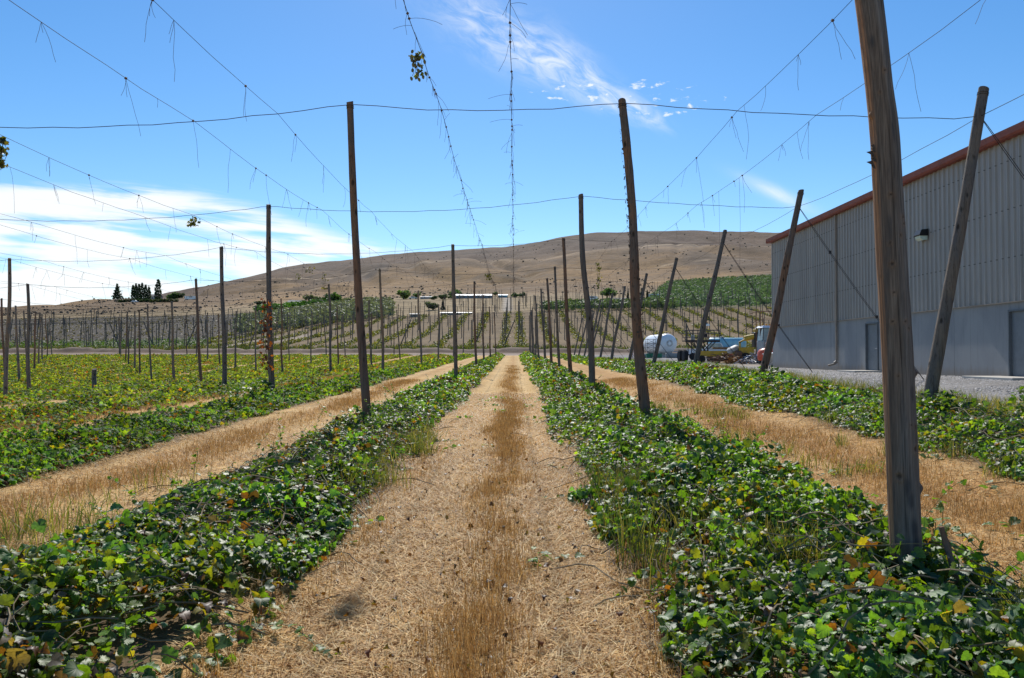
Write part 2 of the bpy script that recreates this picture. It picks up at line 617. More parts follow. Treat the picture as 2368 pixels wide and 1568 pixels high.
def leaf_tpl(kind, curl=.3, fold=.25, seed=0):
    r_ = np.random.default_rng(seed)
    if kind == 'hop':
        half = [(.10, -.14), (.22, -.15), (.33, -.09), (.40, -.05), (.46, .07), (.54, .12), (.55, .27), (.51, .37), (.37, .41), (.42, .52), (.35, .60), (.33, .73), (.22, .78), (.16, .92)]
    elif kind == 'mid':
        half = [(.25, -.13), (.52, .08), (.36, .24), (.54, .50), (.26, .52)]
    else:
        half = [(.42, .1)]
    pts = [(0, 0)] + half + [(0, 1.02)] + [(-x, y) for x, y in half[::-1]]
    pts = [(x + r_.normal(0, .02), y + r_.normal(0, .02)) for x, y in pts]
    if kind == 'far':
        vs = [(x, y, -curl * (y - .4) ** 2 + fold * abs(x)) for x, y in pts]
        v = np.array(vs); v[:, 1] -= .45
        return v, np.array([(0, 1, 2), (0, 2, 3)])
    cen = [(0, .30), (0, .66)] if kind == 'hop' else [(0, .34)]
    vs = [(x, y, -curl * (y - .35) ** 2 + fold * abs(x) - .35 * curl * abs(x) ** 1.5 * 2 + r_.normal(0, .025)) for x, y in pts]
    vs = [(a, b_, c_ + (.03 if i % 2 else -.03)) for i, (a, b_, c_) in enumerate(vs)]
    vs += [(x, y, -curl * (y - .35) ** 2) for x, y in cen]
    n = len(pts); fs = []
    for i in range(n):
        j = (i + 1) % n
        if kind == 'hop' and pts[i][1] + pts[j][1] > 1.02:
            fs.append((i, j, n + 1))
        else:
            fs.append((i, j, n))
    if kind == 'hop':
        # close the two slits between the fans
        up = [i for i in range(n) if pts[i][1] + pts[(i + 1) % n][1] > 1.02]
        fs.append((up[0], n + 1, n)); fs.append((n, n + 1, (up[-1] + 1) % n))
    v = np.array(vs); v[:, 1] -= .4
    return v, np.array(fs)


HOP = [leaf_tpl('hop', c, f, i) for i, (c, f) in enumerate([(.35, .30), (.9, -.25), (.5, .65), (1.6, .9)])]
MID = [leaf_tpl('mid', c, f, 10 + i) for i, (c, f) in enumerate([(.4, .25), (.8, -.2), (.9, .5)])]
FAR = [leaf_tpl('far', .5, .3, 20), leaf_tpl('far', .9, -.3, 21)]

GREENS = np.array([[.055, .125, .018], [.080, .160, .020], [.040, .090, .022], [.120, .190, .022], [.065, .130, .045]])
YELLOWS = np.array([[.15, .18, .02], [.22, .20, .03], [.10, .14, .02]])
BROWNS = np.array([[.11, .055, .025], [.08, .05, .03], [.17, .075, .02], [.13, .10, .06]])


def leaf_cols(x, y, n, yel=.10, brn=.07, seed=0):
    a = vn(x, y, .9, 50 + seed); b_ = vn(x, y, 2.3, 60 + seed)
    c = GREENS[rng.integers(0, len(GREENS), n)] * rng.uniform(.7, 1.3, (n, 1))
    br = vn(x, y, .45, 70 + seed)
    c = c * (.72 + .85 * sst(br, .35, .8))[:, None]
    blu = vn(x, y, .8, 75 + seed) > .6
    c[blu] = c[blu] * np.array([.85, .98, 1.5])
    py_ = np.clip(yel * (1.8 * a + .4) + (a > .72) * yel * 2, 0, .8)
    pb = np.clip(brn * (1.6 * b_ + .3) + (b_ > .7) * brn * 2, 0, .8)
    r_ = rng.random(n)
    my = r_ < py_
    c[my] = YELLOWS[rng.integers(0, 3, my.sum())] * rng.uniform(.6, 1.2, (my.sum(), 1))
    mb_ = (r_ > 1 - pb)
    c[mb_] = BROWNS[rng.integers(0, 4, mb_.sum())] * rng.uniform(.6, 1.2, (mb_.sum(), 1))
    return c


# ------------------------------------------------------------------ THE GROUND AND THE HILLS
def zone_colour(x, y):
    n = len(x)
    c = np.zeros((n, 3))
    straw = np.array([.52, .325, .125]); gold = np.array([.40, .215, .078]); soil = np.array([.10, .075, .05])
    pale = np.array([.57, .375, .16])
    a = fbm(x, y, 1.4, 5)[:, None]
    c[:] = straw * (1 - a * .5) + pale * a * .5
    # golden stubble strips in the middle of each alley
    for g0, hw in ((-.15, .24), (4.4, .8), (-4.9, .35), (-9.9, .6), (-14.9, .7), (-19.9, .7)):
        mk = sst(hw + .25 * (fbm(x, y, 1.1, 7) - .5) * 2 - np.abs(x - g0), -.08, .12) * (.2 + .5 * sst(fbm(x, y, 1.1, 9), .38, .6))
        c = c * (1 - mk[:, None]) + gold * mk[:, None]
    for t0, tw in ((.36, .17), (-.98, .2), (3.9, .25), (5.2, .2), (-3.9, .2), (-5.3, .2)):
        mk = np.exp(-((x - t0 - .05 * np.sin(y * .35)) / tw) ** 2) * (.35 + .5 * fbm(x, y, 1.5, 19)) * .9
        c = c * (1 - mk[:, None]) + np.array([.66, .455, .215]) * mk[:, None]
    rt = sst(x, 2.9, 3.6) * (1 - sst(x, 5.6, 6.4))
    c = c * (1 - rt[:, None] * .35) + np.array([.44, .235, .085]) * rt[:, None] * .35
    # dark litter below the plants
    for i, rx in enumerate(ROWS):
        w_ = (1.0 if i < 2 else 1.15 if i == 2 else .9) + .5 * (vn(x, y, 1.5, 80 + i) - .5)
        mk = sst(w_ - np.abs(x - rx), -.1, .35) * (y < END_Y + 2) * (.85 if i < 3 else .5)
        c = c * (1 - mk[:, None]) + soil * mk[:, None]
    mk = sst(1.35 + .6 * (vn(x, y, 1.5, 99) - .5) - np.abs(x - 6.75), -.1, .3) * .8
    c = c * (1 - mk[:, None]) + soil * mk[:, None]
    # gravel yard
    gr = np.array([.235, .22, .205]) * (1 + .35 * (fbm(x, y, 2.5, 12)[:, None] - .5) * 2)
    mk = sst(x + .8 * (fbm(x, y, 3, 13) - .5), 8.5, 9.5)
    mk = np.maximum(mk, sst(y + 2 * (fbm(x, y, 5, 14) - .5), 118, 122))
    c = c * (1 - mk[:, None]) + gr * mk[:, None]
    dirt = np.array([.33, .27, .20])
    mk = sst(x, 14.2, 15.0) * (y < 60) * .8
    c = c * (1 - mk[:, None]) + dirt * mk[:, None]
    # dirt road and berm
    road = np.array([.27, .20, .15]) * (1 + .5 * (fbm(x * .3, y, 3.0, 18)[:, None] - .5) * 2); berm = np.array([.13, .085, .055]) * (.7 + .6 * vn(x, y, 2.0, 19))[:, None]
    mk = sst(y, 121, 125) * (1 - sst(x, 8, 30) * .4)
    c = c * (1 - mk[:, None]) + road * mk[:, None]
    mk = np.exp(-((y - 139.0 - 1.5 * np.sin(x * .05)) / 1.3) ** 2)
    c = c * (1 - mk[:, None]) + berm * mk[:, None]
    # grassy verge, then brown tilled field
    verge = np.array([.16, .15, .05]); field = np.array([.190, .130, .066])
    mk = sst(y, 143, 146)
    vv = (1 - sst(y, 158, 162))[:, None]
    tone = field * (1 + .3 * (fbm(x * .25, y, 9, 15)[:, None] - .5) * 2)
    c = c * (1 - mk[:, None]) + (verge * vv + tone * (1 - vv)) * mk[:, None]
    px = x / np.maximum(y, 1) * F + 1190
    # track across the left of the field
    tr = sst(5 - np.abs(x + 62 - (y - 165) * .10), -1, 1) * sst(y, 165, 170) * (1 - sst(y, 205, 220))
    c = c * (1 - tr[:, None]) + np.array([.30, .235, .17]) * tr[:, None]
    # far fields
    grass = np.array([.28, .20, .10])
    mk = sst(y, 266, 276)
    c = c * (1 - mk[:, None]) + grass * (1 + .5 * (fbm(x, y, 25, 16)[:, None] - .5)) * mk[:, None]
    # the dark far yard on the left
    dk = np.array([.085, .069, .050])
    mk = (1 - sst(px, 540, 640)) * sst(y, 200 - 12 * sst(px, 100, 500), 208) * (1 - sst(y, 385, 396))
    c = c * (1 - mk[:, None]) + dk * mk[:, None]
    gk = np.array([.07, .10, .03])
    mk = (1 - sst(px, 420, 560)) * sst(y, 160, 170) * (1 - sst(y, 198, 212)) * (.5 + .5 * (fbm(x, y, 8, 17) > .45))
    c = c * (1 - mk[:, None]) + gk * mk[:, None]
    og = sst(px, 1500, 1560) * sst(y, 266, 272) * (1 - sst(y, 455, 470))
    c = c * (1 - og[:, None] * .8) + np.array([.13, .125, .065]) * og[:, None] * .8
    # pale gravel track up the middle towards the far barns
    xr = -8 + (y - 330) * .005 * 5
    mk = sst(1.8 - np.abs(x - (-.0095 * y)), -1.2, 1.2) * sst(y, 268, 280) * (1 - sst(y, 410, 430)) * .6
    c = c * (1 - mk[:, None]) + np.array([.42, .38, .33]) * mk[:, None]
    return c


def hill_colour(x, y):
    px = x / np.maximum(y, 1) * F + 1190
    base = np.array([.200, .126, .064]); straw = np.array([.33, .20, .085]); dark = np.array([.115, .080, .055])
    a = sst(fbm(x, y * .6, 160, 41), .40, .66)[:, None]
    b_ = sst(fbm(x, y * .5, 300, 45), .48, .62)[:, None]
    c = base * (1 - a * .65) + straw * a * .65
    c = c * (1 - b_ * .5) + dark * b_ * .5
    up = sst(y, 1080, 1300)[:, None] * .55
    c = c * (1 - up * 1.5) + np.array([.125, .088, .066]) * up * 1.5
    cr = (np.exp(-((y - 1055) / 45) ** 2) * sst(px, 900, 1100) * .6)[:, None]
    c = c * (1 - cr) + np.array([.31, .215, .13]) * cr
    gl = np.exp(-((px - (760 + (y - 900) * .55) + 40 * np.sin(y / 60)) / 34) ** 2) * sst(y, 700, 900) * (1 - sst(y, 1250, 1400)) * (px < 900)
    c = c * (1 - gl[:, None] * .55) + np.array([.10, .082, .072]) * gl[:, None] * .55
    gl = sst(fbm(x * .8 + y * .3, y * .8, 110, 47), .56, .68) * sst(y, 620, 800)
    c = c * (1 - gl[:, None] * .4) + np.array([.105, .088, .075]) * gl[:, None] * .4
    near = (1 - sst(y, 470, 620))[:, None] * .7
    c = c * (1 - near) + np.array([.34, .245, .135]) * near
    # dirt tracks cut across the slope
    for (y0, amp, ph, wd) in ((1060, 26, 0, 5.0), (620, 20, 1.3, 2.2), (830, 35, 2.0, 2.0)):
        line = y0 + amp * np.sin(x / 170 + ph)
        mk = (np.exp(-((y - line) / wd) ** 2) * .65)[:, None]
        c = c * (1 - mk) + np.array([.46, .34, .22]) * mk
    return c


NU = 620
us = np.sinh(np.linspace(-2.4, 2.4, NU)) / math.sinh(2.4) * 1.7
y_near = np.concatenate([np.arange(-14, 2, 1.0), np.arange(2, 20, .16), np.arange(20, 60, .45), np.arange(60, 118, 1.2), np.arange(118, 165, .6), np.arange(165, 300, 1.6), np.arange(300, 470, 3.0)])
y_far = np.exp(np.linspace(math.log(470.0), math.log(3500), 210))


def sheet(ys, colf, name, mat):
    UU, YY = np.meshgrid(us, ys)
    XX = UU * (YY + 30)
    x = XX.ravel(); y = YY.ravel()
    z = Gv(x, y)
    if name == 'ground':
        # wheel ruts and clods near the camera
        amt = (1 - sst(y, 30, 60))
        z = z + amt * (-.035 * np.exp(-((x - .36) / .16) ** 2) - .035 * np.exp(-((x + .98) / .17) ** 2) + (vn(x, y, .33, 90) - .5) * .035 + (vn(x, y * .25, .5, 91) - .5) * .03)
    ny, nx = YY.shape
    idx = np.arange(ny * nx).reshape(ny, nx)
    Fq = np.stack([idx[:-1, :-1], idx[:-1, 1:], idx[1:, 1:], idx[1:, :-1]], -1).reshape(-1, 4)
    o = raw_mesh(name, np.stack([x, y, z], 1), Fq, mat, colf(x, y), 'zcol', True)
    return tag(o, kind='structure')


sheet(np.append(y_near, 470.0), zone_colour, 'ground', M['ground'])
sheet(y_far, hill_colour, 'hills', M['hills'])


# ------------------------------------------------------------------ THE SHED
def corr_mat():
    m, t, b = new_mat('painted_cladding')
    v = obj_vec(t)
    n1 = t.noise(t.scale_vec(v, (1, 2.0, .35)), 1.0, 5, .6)
    n2 = t.noise(t.scale_vec(v, (8, 10, 1.0)), 1.0, 4, .6)
    col = t.mix(t.ss(n1, .35, .7), (.335, .31, .285), (.285, .265, .245))
    col = t.mix(t.ss(n2, .55, .75, 0, .35), col, (.27, .22, .18))
    sx = t.node('ShaderNodeSeparateXYZ'); t.l.new(v, sx.inputs[0])
    pan = t.m('FLOOR', t.m('DIVIDE', t.m('ADD', sx.outputs[1], 100.0), .915))
    wn = t.node('ShaderNodeTexWhiteNoise', noise_dimensions='1D'); t.l.new(pan, wn.inputs['W'])
    k1 = t.m('ADD', t.m('MULTIPLY', wn.outputs[0], .14), .93)
    fr = t.m('FRACT', t.m('DIVIDE', t.m('ADD', sx.outputs[1], 100.0), .915))
    k1 = t.m('MULTIPLY', k1, t.ss(fr, .0, .02, .6, 1.0))
    gz = t.m('ABSOLUTE', t.m('SUBTRACT', t.m('FRACT', t.m('DIVIDE', sx.outputs[2], 1.52)), .5))
    scr = t.m('ABSOLUTE', t.m('SUBTRACT', t.m('FRACT', t.m('DIVIDE', t.m('ADD', sx.outputs[1], 100.0), .305)), .5))
    sc_ = t.m('MULTIPLY', t.m('LESS_THAN', gz, .012), t.m('LESS_THAN', scr, .06))
    k1 = t.m('MULTIPLY', k1, t.m('SUBTRACT', 1.0, t.m('MULTIPLY', sc_, .6)))
    kc = t.node('ShaderNodeCombineColor')
    for i in range(3): t.l.new(k1, kc.inputs[i])
    col = t.mix(1.0, col, kc.outputs[0], 'MULTIPLY')
    t.l.new(col, b.inputs['Base Color'])
    b.inputs['Roughness'].default_value = .45
    return m


def conc_mat(name, c, c2):
    m, t, b = new_mat(name)
    v = obj_vec(t)
    n1 = t.noise(t.scale_vec(v, (.6, .6, .35)), 1.0, 6, .6, .6)
    n2 = t.noise(v, 26, 5, .7)
    n3 = t.noise(t.scale_vec(v, (3, 3, .25)), 1.0, 4, .6)
    col = t.mix(t.ss(n1, .35, .68), c, c2)
    col = t.mix(t.ss(n3, .55, .75, 0, .4), col, tuple(x * .72 for x in c2))
    col = t.mix(t.ss(n2, .5, .8, 0, .35), col, tuple(x * 1.25 for x in c))
    t.l.new(col, b.inputs['Base Color'])
    if name == 'concrete':
        sx = t.node('ShaderNodeSeparateXYZ'); t.l.new(v, sx.inputs[0])
        hz = t.m('ADD', sx.outputs[2], t.m('MULTIPLY', t.m('SUBTRACT', n3, .5), .9))
        col = t.mix(t.ss(hz, .02, .42, .75, 0.0), col, (.25, .21, .17))
        dr = t.noise(t.scale_vec(v, (5, 5, .12)), 1.0, 3, .5)
        col = t.mix(t.ss(dr, .56, .70, 0, .35), col, (.17, .17, .17))
    t.l.new(col, b.inputs['Base Color'])
    b.inputs['Roughness'].default_value = .85
    bump(t, b, n2, .004, .5)
    return m


M['clad'] = corr_mat()
M['conc'] = conc_mat('concrete', (.315, .315, .31), (.25, .255, .26))
M['slab'] = conc_mat('concrete_slab', (.50, .46, .40), (.40, .37, .33))
M['dark'] = plain('dark_joint', (.05, .05, .05), .8)
M['redtrim'] = plain('red_trim', (.25, .062, .045), .5, .2, 2)
M['roof'] = plain('roof_sheet', (.36, .33, .30), .5, .2, 1)
M['door'] = plain('grey_blue_door_paint', (.165, .185, .205), .45, .12, 2)
M['frame'] = plain('door_frame_paint', (.12, .135, .15), .5, .15, 3)
M['steel'] = plain('bright_steel', (.55, .55, .55), .3, .1, 5, .9)
M['pipe'] = plain('downpipe_paint', (.30, .25, .205), .5, .15, 2)
M['black'] = plain('black_housing', (.02, .02, .022), .4, .2, 4)

WX, YF, YN = 15.55, 47.3, -6.0
GB, ZC, ZE = .70, 3.27, 8.50
shed = thing('metal_shed', 'long tan corrugated metal shed with red roof edge on a grey concrete base wall', 'shed', (WX, YF, .87))
ox, oy, oz = WX, YF, .87


def SH(mb, name, mat, parent=shed, smooth=False):
    mb.v = [(a - ox, b - oy, c - oz) for a, b, c in mb.v]
    return mb.build(name, mat, parent, smooth)


# concrete wall in cast panels with open joints, leaving the two door openings
D1 = (33.55, 34.75); D2 = (23.35, 24.70)
DH = 2.16 + .87
mb = MB()
joints = [YF, 41.9, D1[1], D1[0], 27.8, D2[1], D2[0], 14.0, 8.0, YN]
for a, b in zip(joints[:-1], joints[1:]):
    lo, hi = b + .006, a - .006
    if (b, a) in (D1, D2):
        mb.box((WX + .13, (lo + hi) / 2, (DH + ZC) / 2), (.26, hi - lo, ZC - DH))
    else:
        mb.box((WX + .13, (lo + hi) / 2, (GB - .4 + ZC) / 2), (.26, hi - lo, ZC - GB + .4))
SH(mb, 'concrete_wall', M['conc'])
mb = MB(); mb.box((WX + .30, (YF + YN) / 2, 2.0), (.05, YF - YN - .3, 2.9)); SH(mb, 'joint_backing', M['dark'])
# far end wall, back wall
mb = MB()
mb.box((WX + 15.2, YF - .13, 2.0), (29.8, .26, 3.0)); mb.box((WX + 30.2, (YF + YN) / 2, 2.0), (.26, YF - YN, 3.0)); mb.box((WX + 15.2, YN + .13, 2.0), (29.8, .26, 3.0))
SH(mb, 'concrete_end_wall', M['conc'])
# ribbed cladding, ribs are real folds
mb = MB()
pitch = .305
ys_ = []
y = YN
prof = []
while y < YF - .05:
    for dy_, dx_ in ((0, 0), (.098, 0), (.125, -.05), (.175, -.05), (.202, 0), (.25, 0), (.256, -.009), (.272, -.009), (.278, 0)):
        if y + dy_ < YF: prof.append((WX - .012 + dx_, y + dy_))
    y += pitch
prof.append((WX - .012, YF))
o_ = len(mb.v)
for (px_, py_) in prof:
    mb.v.append((px_, py_, ZC + .02)); mb.v.append((px_, py_, ZE))
for i in range(len(prof) - 1):
    mb.f.append((2 * i, 2 * i + 2, 2 * i + 3, 2 * i + 1))
mb.box((WX + .1, (YF + YN) / 2, (ZC + ZE) / 2 + .02), (.18, YF - YN - .1, ZE - ZC - .04))
SH(mb, 'corrugated_cladding', M['clad'])
mb = MB()
zr = ZE + 15.1 * .1
for yy_ in (YF - .1, YN + .1):
    mb.prism([(WX + .2, ZC + .03), (WX + 30.2, ZC + .03), (WX + 30.2, ZE), (WX + 15.2, zr), (WX + .2, ZE)], yy_ - .1, yy_ + .1)
mb.box((WX + 30.2, (YF + YN) / 2, (ZC + ZE) / 2), (.18, YF - YN - .5, ZE - ZC - .06))
SH(mb, 'end_cladding', M['clad'])
mb = MB(); mb.box((WX - .03, (YF + YN) / 2, ZC), (.09, YF - YN, .035)); SH(mb, 'drip_flashing', M['pipe'])
mb = MB()
mb.prism([(WX - .30, ZE + .02), (WX + 15.2, zr + .06), (WX + 30.7, ZE + .02), (WX + 30.7, ZE + .10), (WX + 15.2, zr + .14), (WX - .30, ZE + .10)], YN - .12, YF + .10)
SH(mb, 'roof', M['roof'])
mb = MB()
mb.prism([(WX - .02, ZE - .13), (WX - .24, ZE - .13), (WX - .30, ZE - .07), (WX - .335, ZE + .12), (WX - .31, ZE + .13), (WX - .27, ZE - .03), (WX - .02, ZE - .03)], YN - .13, YF + .12)
mb.box((WX - .16, YF + .135, ZE + .0), (.34, .03, .25))
SH(mb, 'gutter', M['redtrim'])
# downpipe with kick-out at the bottom
yp = 37.75
mb = MB()
mb.box((WX - .085, yp, (ZE - .13 + 1.35) / 2), (.085, .11, ZE - .13 - 1.35), bev=.012)
mb.box((WX - .13, yp, 1.27), (.16, .105, .13), rot=(0, R(-40), 0), bev=.012)
mb.box((WX - .33, yp, 1.15), (.36, .10, .085), rot=(0, R(-14), 0), bev=.012)
for z_ in (2.3, 4.4, 6.4, 8.1): mb.box((WX - .085, yp, z_), (.095, .15, .03))
SH(mb, 'downpipe', M['pipe'])
for (a, b) in (D1, D2):
    mb = MB()
    mb.box((WX + .03, a + .035, (DH + .87) / 2), (.16, .05, DH - .87)); mb.box((WX + .03, b - .035, (DH + .87) / 2), (.16, .05, DH - .87))
    mb.box((WX + .03, (a + b) / 2, DH - .03), (.159, b - a - .13, .05))
    d = MB(); d.box((WX + .07, (a + b) / 2, (DH - .06 + .89) / 2), (.05, b - a - .13, DH - .06 - .89))
    do = SH(d, 'door', M['door'])
    SH(mb, 'door_frame', M['frame'], do)
    h = MB(); yh = a + .14
    h.box((WX + .036, yh, 1.90), (.014, .05, .16), bev=.004)
    h.tube([(WX + .03, yh, 1.90), (WX - .02, yh, 1.90), (WX - .022, yh + .02, 1.90), (WX - .022, yh + .12, 1.895)], .010, 8)
    SH(h, 'handle', M['steel'], do, True)
# the wall lamp
yl, zl = 29.6, 6.12
lamp = MB(); lamp.prism([(WX - .04, zl - .02), (WX - .34, zl - .02), (WX - .36, zl + .02), (WX - .30, zl + .20), (WX - .04, zl + .24)], yl - .22, yl + .22)
lo_ = SH(lamp, 'wall_lamp', M['black'])
gm, gt, gb_ = new_mat('lamp_glass')
gb_.inputs['Base Color'].default_value = (.62, .72, .62, 1); gb_.inputs['Roughness'].default_value = .12
gv = obj_vec(gt); gwn = gt.noise(gt.scale_vec(gv, (10, 60, 10)), 1.0, 2)
gt.l.new(gt.mix(gwn, (.75, .85, .75), (.35, .45, .38)), gb_.inputs['Base Color'])
lm = MB(); lm.prism([(WX - .05, zl - .022), (WX - .05, zl - .17), (WX - .22, zl - .19), (WX - .31, zl - .12), (WX - .335, zl - .022)], yl - .19, yl + .19)
SH(lm, 'lamp_lens', gm, lo_)
for i, (a, b) in enumerate((D1, D2)):
    mb = MB(); mb.box((WX - .62, (a + b) / 2 - .1, .905), (1.2, b - a + (1.2 if i else .6), .09), bev=.01)
    o = mb.build('concrete_slab', M['slab'])
    tag(o, ('pale concrete doorstep slab below the shed door nearest the camera', 'pale concrete doorstep slab below the shed door beside the downpipe')[1 - i], 'doorstep')


# ------------------------------------------------------------------ TRELLIS POLES
def ylev(k):
    return {0: 4.75, 1: 13.8, 2: 22.9}.get(k, 4.75 + 9.2 * k - .3)


KMAX = 12
ORD = ['', 'nearest', 'second', 'third', 'fourth', 'fifth', 'sixth', 'seventh', 'eighth', 'ninth', 'tenth', 'eleventh', 'twelfth', 'thirteenth']
ROWWORD = ['', 'first', 'second', 'third', 'fourth', 'fifth', 'sixth', 'seventh', 'eighth', 'ninth', 'tenth', 'eleventh', 'twelfth', 'thirteenth', 'fourteenth', 'fifteenth', 'sixteenth']


def pole_mesh(path, rads, n=12, seed=0, rough=.05, cut=.02):
    """tapered, slightly bent and knobbly round pole along a path of local points"""
    r_ = random.Random(seed)
    pts = [Vector(p) for p in path]
    L = [0]
    for a, b in zip(pts[:-1], pts[1:]): L.append(L[-1] + (b - a).length)
    seg = max(8, int(L[-1] / .22))
    P = []; Q = []
    for i in range(seg + 1):
        s_ = L[-1] * i / seg
        j = max(k_ for k_ in range(len(L)) if L[k_] <= s_ + 1e-9); j = min(j, len(L) - 2)
        f = (s_ - L[j]) / max(L[j + 1] - L[j], 1e-6)
        # Catmull-Rom so bends stay soft
        p0 = pts[max(j - 1, 0)]; p1 = pts[j]; p2 = pts[j + 1]; p3 = pts[min(j + 2, len(pts) - 1)]
        q = .5 * ((2 * p1) + (p2 - p0) * f + (2 * p0 - 5 * p1 + 4 * p2 - p3) * f * f + (3 * p1 - p0 - 3 * p2 + p3) * f ** 3)
        P.append(q); Q.append(rads[0] * (1 - s_ / L[-1]) + rads[1] * s_ / L[-1])
    mb = MB()
    mb.tube(P, Q, n)
    ph = [r_.uniform(0, 6.28) for _ in range(6)]
    nv = []
    for idx, v in enumerate(mb.v):
        i = idx // n; k = idx % n
        i = min(i, seg)
        c = P[i]; d = Vector(v) - c
        th = 2 * math.pi * k / n
        s_ = i * .22
        w_ = 1 + rough * (math.sin(th * 2 + ph[0] + s_ * .9) * .6 + math.sin(th * 3 + ph[1] - s_ * 1.7) * .5 + math.sin(s_ * 3.1 + ph[2]) * .4) + r_.uniform(-rough, rough) * .5
        d *= w_
        q = c + d
        if i == seg: q += Vector((0, 0, cut * math.cos(th + ph[3])))
        nv.append(tuple(q))
    mb.v = nv
    return mb


WRAP = []


def add_pole(name, label, cat, base, top, r0, r1, mat, seed, group=None, wrap=True, bend=.06, mids=None, rough=.05, n=12):
    base = Vector(base); top = Vector(top)
    r_ = random.Random(seed)
    d = top - base
    if mids: path = [(0, 0, 0)] + [Vector(q) - base for q in mids] + [d]
    else:
        path = [(0, 0, 0), d * .33 + Vector((r_.uniform(-bend, bend), r_.uniform(-bend, bend), 0)), d * .68 + Vector((r_.uniform(-bend, bend), r_.uniform(-bend, bend), 0)), d]
    below = Vector((0, 0, -.15))
    path = [below] + [Vector(p) for p in path]
    mb = pole_mesh(path, (r0, r1), n, seed, rough)
    if not wrap:
        o = mb.build(name, mat, None, True, base)
        return tag(o, label, cat, group)
    t_ = thing(name, label, cat, base, 0, group)
    mb.build('shaft', mat, t_, True)
    wmb = MB()
    u = d.normalized()
    for q in range(3):
        c = d - u * (.08 + q * .035) if q < 2 else d * .12
        ring = []
        rr = (r1 if q < 2 else r0) * 1.06 + .004
        a = u.orthogonal().normalized(); b = u.cross(a)
        for k in range(13):
            th = 2 * math.pi * k / 12
            ring.append(c + (a * math.cos(th) + b * math.sin(th)) * rr)
        if q < 2: wmb.tube(ring, .005, 5, False)
    wmb.build('wire_wrap', M['wire'], t_, True)
    return t_


TOPS = {}          # k -> list of (x, z) cable supports
woods = [M['wood'], M['wood_red'], M['wood_pale']]


def reg(k, top):
    TOPS.setdefault(k, []).append((top[0], top[2]))


GP = 'trellis poles standing in the vine rows'
# the big pole in the right foreground
mids = []
for (py, px) in ((1180, 2091), (1043, 2085), (863, 2077), (640, 2064), (425, 2053), (300, 2046), (200, 2033), (90, 2021), (0, 2009)):
    mids.append(at(px, py, 4.75))
b0 = at(2101, 1330, 4.75); b0.z = G(b0.x, 4.75)
top = Vector((2.02, 4.75, 6.0))


